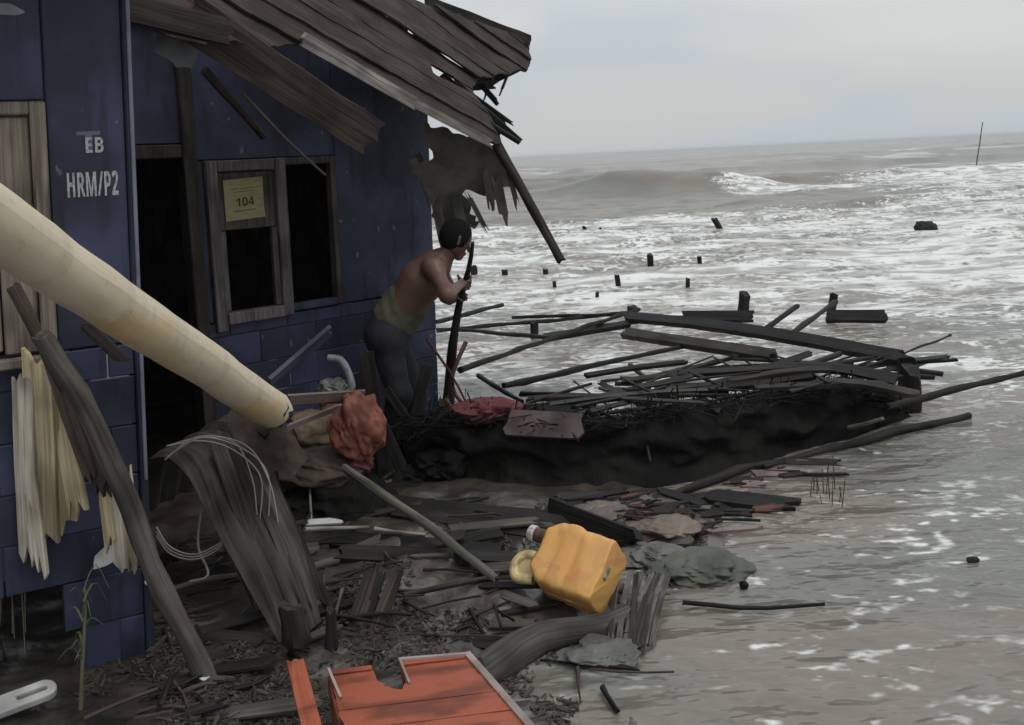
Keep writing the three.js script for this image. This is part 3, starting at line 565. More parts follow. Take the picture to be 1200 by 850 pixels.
one('batten', stick([P(284, 110, 5.3), P(330, 158, 5.45), P(381, 206, 5.6)], 0.009, 0.007), M.grey, 'thin pale batten slanting in front of the blue wall above the window', 'batten');
one('batten', stick([P(240, 80, 5.1), P(310, 160, 5.5)], 0.02, 0.02), M.greyDark, 'dark thin batten hanging behind the wide brown board', 'batten');
{ const hf = frameFrom(P(178, 32, 4.9), P(232, 40, 4.95), P(200, 80, 4.9)); one('torn_lining', sheet(hf, torn(toPlane(hf, [[186, 34], [232, 42], [232, 60], [224, 80], [214, 78], [206, 81], [198, 70], [190, 66], [182, 62], [178, 58], [188, 55]]), 0.02, 0.03, 4), [], 0.014, 0.003, (u, v) => 0.05 * (fbm(u * 6, v * 6, 3, 4) - 0.5)), M.greyPlastic, 'scrap of grey roof lining hanging above the doorway', 'lining'); }
{ const hf = frameFrom(P(0, 2, 3.5), P(40, 6, 3.5), P(10, 20, 3.5)); one('torn_lining', sheet(hf, torn(toPlane(hf, [[-20, 2], [12, 4], [30, 14], [18, 18], [-10, 16]]), 0.008, 0.03, 4), [], 0.012, 0.003, (u, v) => 0.03 * (fbm(u * 6, v * 6, 3, 4) - 0.5)), M.greyPlastic, 'pale lining scrap under the eave over the shuttered window', 'lining'); }
//@@DEBRIS
// ------------------------------------------------------------------ the black undercut bank and the flooded frame of poles
const bankTop = [];
{
  const F = [[380, 566, 0], [440, 570, 0], [540, 578, 0], [700, 578, 0], [850, 556, 0], [960, 524, 0], [1078, 492, 0]].map(q => G(q[0], q[1], 0.0));
  const T = [[400, 500, 0.42], [450, 492, 0.44], [560, 482, 0.44], [700, 482, 0.44], [850, 462, 0.42], [985, 446, 0.38], [1072, 455, 0.24]].map(q => G(q[0], q[1], q[2]));
  const cF = new THREE.CatmullRomCurve3(F), cT = new THREE.CatmullRomCurve3(T), n = 150, m = 44, pos = [], uv = [], idx = [];
  const prof = [[0, -0.25], [0.0, 0.05], [0.32, 0.25], [0.42, 0.55], [0.52, 0.86], [0.8, 1.0], [1.1, 0.97], [1.5, 0.72], [2.2, 0.2], [2.6, -0.5]];
  for (let i = 0; i <= n; i++) for (let k = 0; k <= m; k++) {
    const t = i / n, f = cF.getPoint(t), b = cT.getPoint(t), q = k / m * (prof.length - 1), a = Math.min(prof.length - 2, Math.floor(q)), w = q - a;
    const s = lerp(prof[a][0], prof[a + 1][0], w), h = lerp(prof[a][1], prof[a + 1][1], w) * b.y * sm(1.03, 0.9, t) * sm(-0.06, 0.12, t);
    const p = V3(lerp(f.x, b.x, s), h - 0.03, lerp(f.z, b.z, s)), N = 0.17 * sm(0.05, 0.3, k / m);
    p.x += N * (fbm(p.x * 4, p.z * 4 + h * 9, 5, 201) - 0.5); p.z += 1.6 * N * (fbm(p.x * 4 + 9, h * 11, 5, 203) - 0.5); p.y += N * 0.9 * (fbm(p.x * 4, p.z * 4, 4, 205) - 0.5);
    pos.push(p.x, p.y, p.z); uv.push(p.x, p.z + p.y);
    if (k > m * 0.5 && k < m * 0.72 && i > 4 && i < n - 6) bankTop.push(p);
  }
  const W = m + 1; for (let i = 0; i < n; i++) for (let k = 0; k < m; k++) { const a = i * W + k; idx.push(a, a + W, a + 1, a + 1, a + W, a + W + 1); }
  struct('debris_bank', mk(pos, uv, idx), M.bank);
  // dark straw and root fibres that fray its edge
  const g = new THREE.CylinderGeometry(0.004, 0.002, 1, 4, 1), im = new THREE.InstancedMesh(g, M.blackWet, 1500), o = new THREE.Object3D();
  for (let i = 0; i < 1500; i++) {
    const p = bankTop[Math.floor(rnd() * bankTop.length)]; o.position.set(p.x + rr(-0.1, 0.1), p.y + rr(-0.03, 0.03), p.z + rr(-0.05, 0.12)); const L = rr(0.06, 0.34);
    o.rotation.set(rr(-0.4, 0.4), rr(0, 6.28), Math.PI / 2 + rr(-0.35, 0.35)); if (rnd() < 0.07) o.rotation.set(rr(0.2, 0.6), rr(-0.5, 0.5), rr(-0.4, 0.4)); o.scale.set(rr(0.4, 1.6), L, rr(0.4, 1.6)); o.updateMatrix(); im.setMatrixAt(i, o.matrix);
  }
  im.name = 'root_fibres'; im.userData.kind = 'stuff'; scene.add(im); tag(im, 'black straw and root fibres fraying the top of the dark bank', 'fibres');
}
const poleMats = [M.blackWet, M.dark, M.black];
let pc = 0;
function pole(a, b, r1, r2, label, group, m, name = 'pole', mid) {
  r1 *= 0.6; r2 *= 0.6;
  const pts = mid ? [a, mid, b] : [a, a.clone().lerp(b, 0.5).add(V3(0, rr(-0.01, 0.012), rr(-0.02, 0.02))), b];
  return one(name, stick(pts, r1, r2, { crook: 0.3, uneven: 0.45 }), m ?? poleMats[pc++ % 3], label, 'pole', group);
}
const FR = 'dark poles of the collapsed frame lying in the surf';
const FL = 'dark wet pole lying across the collapsed frame in the surf';
const q = (x, y, h = 0.16) => G(x, y, h);
pole(q(512, 377), q(590, 357), 0.045, 0.04, 'short thick black pole behind the splintered upright post', null);
pole(q(512, 388), q(742, 366), 0.04, 0.035, 'thin dark pole stretched along the far edge of the pole frame', FR); pole(q(600, 372), q(742, 367, 0.2), 0.035, 0.04, 'dark pole from the black stump to the meeting of the long poles', FR); pole(q(535, 386), q(644, 396), 0.035, 0.04, 'dark pole just behind the splintered post and its sticks', FR);
pole(q(540, 434, 0.2), q(748, 363, 0.2), 0.045, 0.04, 'long dark pole running from the red cloth out to the far frame corner', null);
pole(q(590, 453, 0.25), q(808, 404, 0.18), 0.045, 0.035, 'dark pole slanting from the red cloth towards the narrow black plank', FR); pole(q(610, 461, 0.3), q(745, 466, 0.35), 0.035, 0.03, 'dark pole lying level behind the short leaning pale-brown pole', FR); pole(q(640, 470, 0.36), q(800, 461, 0.36), 0.03, 0.03, 'thin dark pole resting on the loose planks of the bank', FR);
pole(q(745, 447, 0.2), q(892, 411, 0.2), 0.045, 0.035, 'dark pole running under the wide black beam to the bank', FR); pole(q(775, 462, 0.3), q(960, 424, 0.26), 0.04, 0.03, 'slender dark pole slanting between the bank and the wide beam', FR); pole(q(845, 452, 0.36), q(1052, 414, 0.2), 0.035, 0.025, 'thin dark pole pointing out beyond the tip of the bank', FR);
pole(q(820, 440, 0.2), q(1122, 422, 0.14), 0.035, 0.025, 'long thin pole lying under the seaward planks of the bank', FR); pole(q(930, 432, 0.2), q(1095, 443, 0.16), 0.04, 0.035, 'dark pole projecting seaward beside the thick black stump', FR); pole(q(860, 421, 0.2), q(1000, 428, 0.2), 0.03, 0.03, 'short level pole between the wide beam and the bank planks', FR);
pole(q(888, 391, 0.2), q(934, 359, 0.35), 0.05, 0.045, 'stubby dark pole slanting up beside the wide flat beam', null); pole(q(922, 396, 0.2), q(978, 354, 0.4), 0.05, 0.045, 'slanting dark pole with a knobbed upper end', null);
pole(q(1040, 478, 0.22), q(1215, 434, 0.3), 0.045, 0.035, 'long dark pole sticking out of the bank over the water', null);
pole(q(738, 428, 0.3), q(795, 472, 0.38), 0.035, 0.03, 'short pale-brown pole leaning across the others on the bank', null, M.greyDark);
pole(q(560, 440, 0.28), q(612, 470, 0.34), 0.035, 0.03, 'short dark pole leaning from the red cloth into the frame', FR); pole(q(905, 440, 0.3), q(985, 414, 0.3), 0.04, 0.035, 'short dark pole across the seaward bank planks', FR); pole(q(700, 470, 0.38), q(860, 446, 0.4), 0.03, 0.03, 'thin dark pole lying along the crest of the bank', FR); pole(q(690, 487, 0.4), q(780, 478, 0.42), 0.025, 0.02, 'very thin short pole at the foot of the leaning pale-brown pole', FR);
pole(q(1040, 432, 0.15), q(1105, 438, 0.1), 0.04, 0.04, 'short stout pole awash off the tip of the bank', FR);
{ const a = onGround(690, 612), b = onGround(870, 557), c = onGround(1000, 523), d = onGround(1135, 489); for (const p of [a, b, c, d]) p.y += 0.03; one('pole', stick([a, b, c, d], 0.018, 0.036, { crook: 0.8, uneven: 0.6 }), M.dark, 'long crooked pole floating along the foot of the dark bank', 'pole'); }
pole(onGround(985, 512).add(V3(0, 0.05, 0)), q(1034, 490, 0.22), 0.03, 0.02, 'short pale stick leaning on the tip of the bank', null, M.pale);
pole(q(560, 492, 0.4), q(700, 502, 0.36), 0.02, 0.02, 'thin pole along the dark face of the bank', null, M.greyDark); pole(q(750, 480, 0.42), q(762, 540, 0.14), 0.018, 0.014, 'thin root hanging down the dark face of the bank', null, M.greyDark);
// flat beams and planks of the frame
function board(a, b, w, t, side, m, label, group, o) { return one('plank', plank(a, b, w, t, side, o), m, label, 'plank', group); }
const UPZ = V3(0.05, 0.25, -1);
board(q(740, 372, 0.2), q(1052, 419, 0.24), 0.12, 0.06, V3(0.1, 0.35, -1), M.black, 'wide black beam lying across the flooded pole frame', null, { jag: 0.15, bend: 0.06 });
board(q(734, 391, 0.2), q(905, 417, 0.24), 0.12, 0.06, UPZ, M.greyDark, 'grey-brown plank lying in front of the wide black beam', null);
board(q(803, 371, 0.12), q(878, 371, 0.12), 0.12, 0.07, V3(0, 0.8, -0.6), M.black, 'short black floating beam left of the frame corner post', null); board(q(972, 371, 0.12), q(1034, 371, 0.12), 0.13, 0.07, V3(0, 0.8, -0.6), M.black, 'short black floating beam beside the knobbed pole', null);
board(q(640, 396, 0.14), q(735, 380, 0.14), 0.1, 0.05, UPZ, M.black, 'narrow black plank between the far poles', null);
const bankLabels = ["dark plank beside the short leaning pole on the bank", "long dark plank along the landward crest of the bank", "dark plank across the middle of the bank", "narrow dark plank under the wide beam's seaward half", "broad dark plank awash past the tip of the bank", "broad dark plank over the seaward end of the bank", "narrow dark plank on the crest by the leaning pale-brown pole", "dark plank lying between the bank and the wide black beam", "slim dark plank behind the bank among the slanting poles", "widest loose plank against the thick black stump"]; let bi = 0;
for (const [a, b, c, d, w] of [[620, 468, 760, 470, 0.1], [640, 476, 850, 458, 0.12], [780, 455, 950, 440, 0.12], [860, 446, 1000, 434, 0.1], [940, 430, 1050, 446, 0.14], [890, 455, 1030, 450, 0.14], [720, 466, 830, 452, 0.09], [800, 437, 940, 428, 0.1], [690, 440, 800, 425, 0.07], [960, 448, 1070, 462, 0.16]])
  board(q(a, b, 0.42), q(c, d, 0.42), w * 0.6, 0.025, V3(0.2, rr(0, 0.5), -1), [M.dark, M.greyDark, M.blackWet][pc++ % 3], bankLabels[bi++], 'loose planks on the dark bank', { bend: rr(-0.03, 0.04) });
// the tangled lattice of thin slats and poles between and over them
{
  const zone = [[570, 478], [650, 462], [740, 442], [840, 424], [940, 418], [1060, 418], [1085, 452], [960, 452], [800, 470], [690, 486]];
  let n = 0; while (n < 62) {
    const x = rr(550, 1090), y = rr(390, 488); if (!inPoly(x, y, zone)) continue; n++;
    const kind = n % 4, L = rr(40, 150) * (kind === 0 ? 0.6 : 1), sl = kind < 2 ? rr(-0.18, 0.08) : kind === 2 ? rr(-0.42, -0.2) : rr(0.25, 0.8), k = kind === 3 ? 0.4 : 1;
    const hy = y > 440 ? rr(0.36, 0.46) : rr(0.1, 0.26), a = G(x - L / 2 * k, y - sl * L / 2 * k, hy), b = G(x + L / 2 * k, y + sl * L / 2 * k, hy + rr(-0.04, 0.05));
    const m = [M.black, M.blackWet, M.dark, M.blackWet, M.greyDark][n % 5];
    if (n % 3 === 0) one('slat', plank(a, b, rr(0.03, 0.07), 0.012, V3(0.2, rr(0, 0.6), -1), { jag: 0.06 }), m, 'thin dark slat in the tangled lattice over the bank', 'slat', 'thin slats of the collapsed lattice');
    else one('thin_pole', stick([a, b], rr(0.007, 0.016), rr(0.005, 0.011), { crook: 0.7, seg: 6, uneven: 0.6 }), m, 'thin dark pole in the tangled lattice over the bank', 'pole', 'thin poles of the collapsed lattice');
  }
}
// upright posts at the frame corners
function post(px, py, h, r, label, name = 'post', group, m, lean = [0, 0]) { const p = G(px, py, 0.0), b = p.clone().add(V3(0, -0.3, 0)), t = p.clone().add(V3(lean[0], h, lean[1])); return one(name, stick([b, p, t], r, r * 0.92, { crook: 0.3, jag: 0.7, n: 5 }), m ?? M.black, label, name, group); }
post(872, 371, 0.28, 0.07, 'short black corner post standing behind the floating beam'); post(972, 373, 0.28, 0.05, 'black post at the knobbed end of the slanting pole', 'post', null, null, [0.06, 0]);
post(742, 378, 0.2, 0.06, 'black stump where the long poles meet'); post(626, 394, 0.16, 0.05, 'black stump among the far poles'); post(1064, 480, 0.32, 0.09, 'thick black stump at the tip of the bank');
const PG = 'pilings standing in the surf', PL = 'short black piling stump standing in the foaming surf';
for (const [x, y, h, w] of [[685, 279, 11, 6], [703, 278, 8, 5], [762, 313, 12, 8], [820, 311, 7, 6], [724, 339, 13, 7], [806, 339, 9, 6], [650, 340, 6, 5], [592, 326, 6, 9], [640, 325, 6, 7], [556, 326, 10, 10], [700, 352, 5, 5], [672, 300, 4, 4]]) {
  const p = G(x, y, 0.05), D = -p.z; post(x, y, 0.05 + h * D / FPX, w / 2 * D / FPX, PL, 'piling', PG);
}
post(846, 277, 0.42, 0.075, 'leaning black piling in a patch of white foam', 'piling', null, M.black, [-0.16, 0]);
one('rock', lump(G(1085, 268, 0.12), 0.2, 0.14, 0.16, 9, 0.5, 3), M.black, 'low dark rock awash in the surf to seaward', 'rock');
{ const a = G(1143, 205, 0), D = 68, b = P(1143, 200, D), t = P(1152, 143, D); b.y = -0.5; one('marker_pole', stick([b, t], 0.045, 0.03, { crook: 0.2 }), M.grey, 'thin marker pole standing out at sea against the horizon', 'pole'); }

// ------------------------------------------------------------------ cream pole across the front
{
  const e = P(319, 480, 4.3), s = P(0, 268, 2.53), dir = s.clone().sub(e).normalize(), far = e.clone().addScaledVector(dir, 3.6);
  const g = thing('fallen_mast', 'thick cream-painted pole fallen diagonally against the blue house', 'pole', e.clone());
  const n = 40, pts = []; for (let i = 0; i <= n; i++) pts.push(e.clone().lerp(far, i / n));
  part('shaft', stick(pts, 0.082, 0.086, { crook: 0.05, seg: 28, n: 60, jag: 0.45, uneven: 0.03 }), M.cream, g);
  part('broken_end', stick([e.clone().addScaledVector(dir, 0.02), e.clone().addScaledVector(dir, -0.05)], 0.066, 0.05, { seg: 12, n: 3, jag: 0.7 }), M.black, g);
}
{ const hf = frameFrom(P(280, 470, 4.42), P(340, 500, 4.42), P(300, 560, 4.35)); one('burlap_rag', sheet(hf, torn(toPlane(hf, [[262, 470], [300, 482], [336, 496], [350, 520], [352, 548], [338, 560], [322, 552], [306, 556], [290, 540], [276, 520]]), 0.05, 0.035, 3), [], 0.014, 0.008, (u, v) => 0.14 * (fbm(u * 4, v * 4, 3, 5) - 0.5) + 0.05 * (fbm(u * 22, v * 9, 3, 6) - 0.5)), M.burlap, 'dark brown burlap rag hanging under the broken end of the cream pole', 'rag'); }
one('crutch_post', stick([onGround(318, 640).add(V3(0, -0.1, -0.2)), P(312, 500, 4.4)], 0.04, 0.035), M.dark, 'dark forked post propping up the end of the cream pole', 'post');

// ------------------------------------------------------------------ splintered timber at the front wall
{
  const splintered = (label, D, cols, ms) => {
    const g = thing('splintered_board', label, 'board', P(cols[0][0], cols[0][2], D));
    cols.forEach(([x, y0, y1, w, lean = 0], k) => { const d = D + 0.03 * (hash2(k, 3, 5) - 0.5); part('splinter', plank(P(x, y0, d), P(x + lean, y1, d + 0.02 * (hash2(k, 4, 5) - 0.5)), w * 1.35, 0.014 + 0.01 * hash2(k, 7, 2), V3(1, 0, 0.25 * (hash2(k, 9, 3) - 0.5)), { jag: 0.09, m: 5, bend: 0.02 * (hash2(k, 8, 8) - 0.5) }), ms[k % ms.length], g); });
  };
  splintered('big splintered yellow board hanging over the blue front wall', 3.64, [[27, 452, 636, 0.06, 8], [44, 436, 622, 0.075, 8], [62, 444, 600, 0.075, 12], [76, 494, 584, 0.06, 14], [36, 560, 656, 0.04, 10]], [M.splinterPale, M.splinter, M.splinter, M.splinter]);
  splintered('short yellow splintered board behind the leaning grey post', 3.68, [[122, 562, 622, 0.03, 6], [131, 556, 644, 0.034, 9], [141, 556, 650, 0.032, 10], [150, 562, 630, 0.026, 10]], [M.splinter, M.splinterPale]);
  splintered('brown split board above the yellow splinters', 3.60, [[66, 440, 540, 0.04, 34], [78, 446, 552, 0.04, 36], [90, 456, 556, 0.036, 36], [102, 470, 545, 0.03, 28]], [M.brown, M.greyDark]);
  const gr = onGround(248, 800);
  one('leaning_post', stick([P(52, 392, 3.42), P(95, 470, 3.45), P(150, 600, 3.52), gr.clone().add(V3(0, -0.04, 0))], 0.036, 0.044, { crook: 0.5, seg: 9 }), M.grey, 'long weathered grey post leaning down across the front wall', 'post');
  one('leaning_post', stick([P(15, 335, 3.5), P(52, 405, 3.5), P(80, 455, 3.55)], 0.026, 0.022, { crook: 0.8 }), M.brown, 'short brown post hanging in front of the shutter', 'post');
  one('broken_louvre', plank(P(104, 385, 3.72), P(137, 416, 3.78), 0.045, 0.02, V3(0.4, 1, 0)), M.greyDark, 'small broken louvre slat stuck on the blue wall', 'slat');
  const dp = (list, D) => { const hf = { O: onW(W1, 0, 0, 0.05), U: W1.U, V: W1.V, N: W1.N }; return sheet(hf, torn(toPlane(hf, list), 0.006, 0.03, 4), [], 0.014, 0.004, (u, v) => 0.012 * (fbm(u * 9, v * 9, 2, 4) - 0.5)); };
  one('paint_scrap', dp([[98, 650], [112, 638], [126, 640], [128, 654], [112, 662], [98, 665]]), M.white, 'pale paper scrap stuck low on the blue wall under the yellow board', 'scrap');
  one('paint_scrap', dp([[160, 684], [174, 668], [182, 672], [180, 690], [174, 696]]), M.white, 'pale triangular scrap on the foot of the blue corner', 'scrap');
}
// straw hanging in the dark hole under the wall
for (let k = 0; k < 9; k++) { const x = rr(-6, 30), y = rr(640, 668); one('straw_stem', stick([P(x, y, 3.8), P(x + rr(-6, 6), y + rr(50, 110), 3.75)], 0.004, 0.002, { seg: 4 }), M.straw, 'thin brown straw stem hanging below the broken front wall', 'straw', 'straw under the front wall'); }

// ------------------------------------------------------------------ bent grey sheet with wire, stump, plant, scraps
{
  const b = onGround(356, 752), sp = [P(190, 590, 4.95), P(200, 535, 4.85), P(228, 512, 4.7), P(258, 528, 4.5), P(288, 590, 4.3), P(322, 662, 4.12), b.clone().add(V3(0, 0.02, 0))];
  const sd = [V3(0.10, 0.02, -0.2), V3(0.11, 0.03, -0.2), V3(0.12, 0.05, -0.18), V3(0.125, 0.06, -0.14), V3(0.12, 0.065, -0.1), V3(0.105, 0.06, -0.08), V3(0.07, 0.045, -0.05)];
  one('bent_sheet', ribbon(sp, sd, 0.012, 14, (t, q2) => 0.012 * Math.cos(q2 * 11) + 0.05 * (fbm(t * 6, q2 * 2.5, 4, 5) - 0.5)), M.tin, 'bent grey strip of roofing draped over the rubble under the cream pole', 'sheet');
  for (const [a, b, D, c, d, E, w, l] of [[258, 528, 4.42, 318, 690, 4.1, 0.07, 'torn grey slat lying along the bent sheet'], [306, 548, 4.5, 376, 706, 4.15, 0.09, 'dark slat beside the far edge of the bent sheet'], [282, 522, 4.45, 352, 690, 4.08, 0.05, 'narrow grey slat over the middle of the bent sheet'], [236, 560, 4.5, 300, 700, 4.1, 0.06, 'short grey slat under the near edge of the bent sheet']]) one('slat', plank(P(a, b, D), P(c, d, E), w, 0.012, V3(1, 0.5, -0.4), { jag: 0.12, bend: 0.03, m: 6 }), w > 0.08 ? M.greyDark : M.tin, l, 'slat');
  for (let k = 0; k < 4; k++) { const o = k * 8, pts = [[196 - o * 0.3, 520 + o], [236, 508 - o * 0.2 + 6], [268 + o * 0.8, 522 + o * 0.2], [292 + o, 558], [300 + o * 1.1, 604 + o]].map(([x, y]) => P(x + rr(-6, 6), y + rr(-7, 7), 4.26 - k * 0.015)); one('wire', tube(pts, 0.0035, 40, 5), M.wire, 'loop of pale wire arching over the bent grey sheet', 'wire', 'wire loops on the bent sheet'); }
  for (let k = 0; k < 3; k++) { const pts = [[183, 618 + k * 5], [198, 640 + k * 4], [225, 650 + k * 3], [252, 640 + k * 3], [268, 628]].map(([x, y]) => P(x, y, 4.2)); one('wire', tube(pts, 0.004, 30, 5), M.wire, 'slack pale wire sagging between the post and the bent sheet', 'wire', 'slack wires below the bent sheet'); }
  one('wire', tube([P(236, 590, 4.4), P(232, 640, 4.3), P(243, 675, 4.2), P(222, 682, 4.2)], 0.006, 24, 5), M.wire, 'crooked vertical wire beside the bent grey sheet', 'wire');
  one('stump', stick([onGround(352, 765).add(V3(0, -0.1, 0)), onGround(352, 765).add(V3(0, 0.06, 0)), onGround(352, 765).add(V3(-0.01, 0.2, 0))], 0.06, 0.05, { seg: 10, n: 6, jag: 0.6 }), M.greyDark, 'grey split stump at the foot of the bent sheet', 'stump');
  one('stump', stick([onGround(384, 758).add(V3(0, -0.1, 0)), onGround(384, 758).add(V3(0.03, 0.15, 0))], 0.03, 0.022, { seg: 8, n: 5, jag: 0.8 }), M.dark, 'thin dark stump beside the grey split one', 'stump');
  const pl = thing('weed_plant', 'thin leafless weed standing at the foot of the blue corner', 'plant', onGround(95, 832));
  const bp = onGround(95, 832), tp = P(100, 690, 3.45); part('stem', stick([bp, P(98, 760, 3.4), tp], 0.009, 0.004, { seg: 5 }), M.leaf, pl);
  for (let k = 0; k < 16; k++) { const y = 745 + rr(-55, 45), x = 97, L = rr(10, 34), dx = rr(-1, 1) * L, dz = rr(-0.1, 0.1); part('leaf', stick([P(x, y, 3.42), P(x + dx * 0.5, y - L * rr(0.5, 1.0), 3.42 + dz), P(x + dx * 1.1, y - L * rr(-0.1, 0.6), 3.42 + dz * 2)], rr(0.002, 0.006), 0.001, { seg: 4, n: 6 }), k % 3 ? M.leaf : M.straw, pl); }
  const sh = new THREE.Shape(); const w = 0.036, l = 0.17; sh.moveTo(-l, -w); sh.lineTo(l * 0.7, -w); sh.absarc(l * 0.7, 0, w, -Math.PI / 2, Math.PI / 2); sh.lineTo(-l, w); sh.closePath();
  const ho = new THREE.Path(); ho.moveTo(l * 0.1, -w * 0.45); ho.lineTo(l * 0.7, -w * 0.45); ho.absarc(l * 0.7, 0, w * 0.45, -Math.PI / 2, Math.PI / 2); ho.lineTo(l * 0.1, w * 0.45); ho.closePath(); sh.holes.push(ho);
  const eg = boxUV(new THREE.ExtrudeGeometry(sh, { depth: 0.02, bevelEnabled: true, bevelSize: 0.006, bevelThickness: 0.006, bevelSegments: 2 })); eg.rotateX(-Math.PI / 2 + 0.35); eg.rotateY(0.75); const gp = onGround(14, 842); eg.translate(gp.x, gp.y + 0.05, gp.z);
  one('plastic_strap_buckle', eg, M.white, 'pale plastic strip with a rounded slotted end half buried by the hole', 'plastic strip');
  const wf = frameFrom(onGround(222, 800).add(V3(0, 0.03, 0)), onGround(246, 806).add(V3(0, 0.02, 0)), onGround(224, 785).add(V3(0, 0.06, 0))); one('paper_scrap', sheet(wf, torn([[0, 0], [0.03, -0.015], [0.08, -0.02], [0.085, 0.03], [0.05, 0.07], [-0.01, 0.08]], 0.008, 0.02, 5), [], 0.008, 0.003, (u, v) => 0.03 * fbm(u * 20, v * 20, 2, 4)), M.white, 'crumpled white scrap at the foot of the leaning grey post', 'scrap');
}
// ------------------------------------------------------------------ pile by the doorway
{
  const c1 = P(382, 506, 5.75), c2 = P(392, 548, 5.7);
  one('sack', lump(c1, 0.20, 0.13, 0.16, 3, 0.35, 5, 0.3), M.sack, 'slumped tan sack on the pile behind the cream pole end', 'sack'); one('sack', lump(P(372, 545, 5.6), 0.26, 0.12, 0.2, 5, 0.4, 5, 0.1), M.burlap, 'dark brown sack lying beneath the tan one', 'sack');
  one('sack', lump(P(385, 600, 5.5), 0.34, 0.2, 0.26, 8, 0.4, 5, 0.1), M.bank, 'black muddy sack at the bottom of the pile', 'sack');
  one('red_tarp', lump(P(420, 503, 5.5), 0.15, 0.19, 0.10, 51, 0.4, 5, 0.4), M.red, 'crumpled faded red tarp heaped beside the tan sack', 'tarp');
  one('orange_rag', lump(P(408, 478, 5.85), 0.14, 0.07, 0.1, 53, 0.6, 5, 0.2), mat(0.22, 0.095, 0.06, { map: TX.blotch, rough: 0.9 }), 'orange-brown rag on top of the tan sack', 'rag');
  for (const [a, b, c, d, w, m, l] of [[352, 530, 420, 505, 0.06, M.brown, 'brown broken board across the front of the tan sack'], [345, 555, 400, 520, 0.04, M.redwood, 'reddish broken board under the tan sack'], [330, 565, 352, 500, 0.05, M.dark, 'dark board standing by the end of the cream pole'], [436, 470, 470, 545, 0.06, M.dark, 'dark board leaning between the red tarp and the person'], [430, 420, 452, 550, 0.08, M.dark, 'tall dark board leaning on the wall behind the red tarp'], [500, 430, 470, 560, 0.07, M.dark, 'dark board leaning before the legs of the person'], [455, 460, 520, 552, 0.05, M.dark, 'dark slanting board across the legs of the person']]) one('pile_board', plank(P(a, b, a > 440 ? 6.2 : 5.6), P(c, d, a > 440 ? 6.25 : 5.7), w, 0.015, V3(0.7, 1, 0.1), { jag: 0.05 }), m, l, 'board');
  for (const [x, y, rx, ry, sd, l] of [[470, 560, 0.2, 0.1, 61, 'black sodden heap at the feet of the person'], [512, 545, 0.16, 0.09, 63, 'black sodden heap between the person and the bank'], [428, 568, 0.18, 0.08, 65, 'black sodden heap at the foot of the red tarp']]) one('mud_heap', lump(P(x, y, 6.15), rx, ry, 0.14, sd, 0.6, 5), M.bank, l, 'heap');
  one('red_board', plank(P(344, 468, 5.7), P(420, 463, 5.85), 0.06, 0.02, V3(0, 1, 0.4)), M.pinkish, 'pinkish narrow board on top of the tan sack', 'board'); one('red_board', plank(P(345, 498, 5.45), P(395, 478, 5.6), 0.03, 0.02, V3(0, 1, 0.3)), M.pinkish, 'pinkish splinter beside the broken cream pole end', 'board');
  one('red_rag', lump(P(408, 545, 5.55), 0.13, 0.06, 0.1, 14, 0.5, 4), M.redCloth, 'crumpled dark red rag at the foot of the red tarp', 'rag');
  one('loose_board', plank(P(318, 448, 5.8), P(384, 390, 6.1), 0.10, 0.025, V3(0.6, 1, 0.2), { jag: 0.03 }), M.blueGrey, 'blue-grey board leaning against the wall under the window', 'board');
  one('bent_pipe', tube([P(384, 420, 5.95), P(398, 422, 5.95), P(408, 438, 5.93), P(411, 456, 5.9), P(400, 460, 5.9)], 0.024, 30, 10), M.greyPlastic, 'bent grey plastic pipe end beside the wall below the dark window', 'pipe');
  one('grey_bag', lump(P(388, 456, 5.9), 0.09, 0.06, 0.08, 17, 0.5, 4), M.tarp, 'crumpled grey bag under the bent pipe', 'bag');
  one('white_bottle', (() => { const g = new THREE.LatheGeometry([[0, 0], [0.032, 0], [0.035, 0.02], [0.034, 0.1], [0.014, 0.13], [0.014, 0.15], [0, 0.15]].map(v => new THREE.Vector2(...v)), 16); g.rotateZ(0.3); const p = P(449, 520, 5.9); g.translate(p.x, p.y - 0.02, p.z); return g; })(), M.white, 'small white bottle beside the red tarp', 'bottle');
  one('grey_strip', plank(P(492, 545, 6.3), P(520, 470, 6.7), 0.07, 0.012, V3(1, 0.2, 0)), M.greyDark, 'grey board leaning behind the legs of the person', 'board'); one('grey_strip', plank(P(512, 560, 6.35), P(530, 480, 6.6), 0.09, 0.012, V3(1, 0.1, 0)), wood(0.10, 0.105, 0.08), 'olive-grey board leaning beside the bank end', 'board');
  one('red_cloth', lump(G(572, 480, 0.46), 0.20, 0.07, 0.12, 21, 0.5, 5), M.redCloth, 'dark red wet cloth lying on the end of the bank', 'cloth');
  one('pink_plank', plank(G(600, 496, 0.42), G(680, 500, 0.40), 0.16, 0.03, V3(0, 0.8, -0.6)), M.pinkish, 'dull pink plank on the bank beside the red cloth', 'plank'); scene.children[scene.children.length - 1].material = mat(0.10, 0.07, 0.07, { map: TX.blotch, rough: 0.8 });
  one('thin_stick', stick([P(500, 398, 6.4), P(530, 440, 6.5), P(548, 475, 6.5)], 0.010, 0.008), M.redwood, 'thin reddish stick crossing the splintered post', 'stick'); one('thin_stick', stick([P(545, 400, 6.6), P(528, 450, 6.5), P(548, 480, 6.5), ], 0.016, 0.014), M.redwood, 'crooked reddish stick behind the splintered post', 'stick');
  one('thin_stick', stick([P(522, 468, 6.6), P(545, 505, 6.5)], 0.02, 0.016), M.redwood, 'short reddish stick at the edge of the red cloth', 'stick');
}
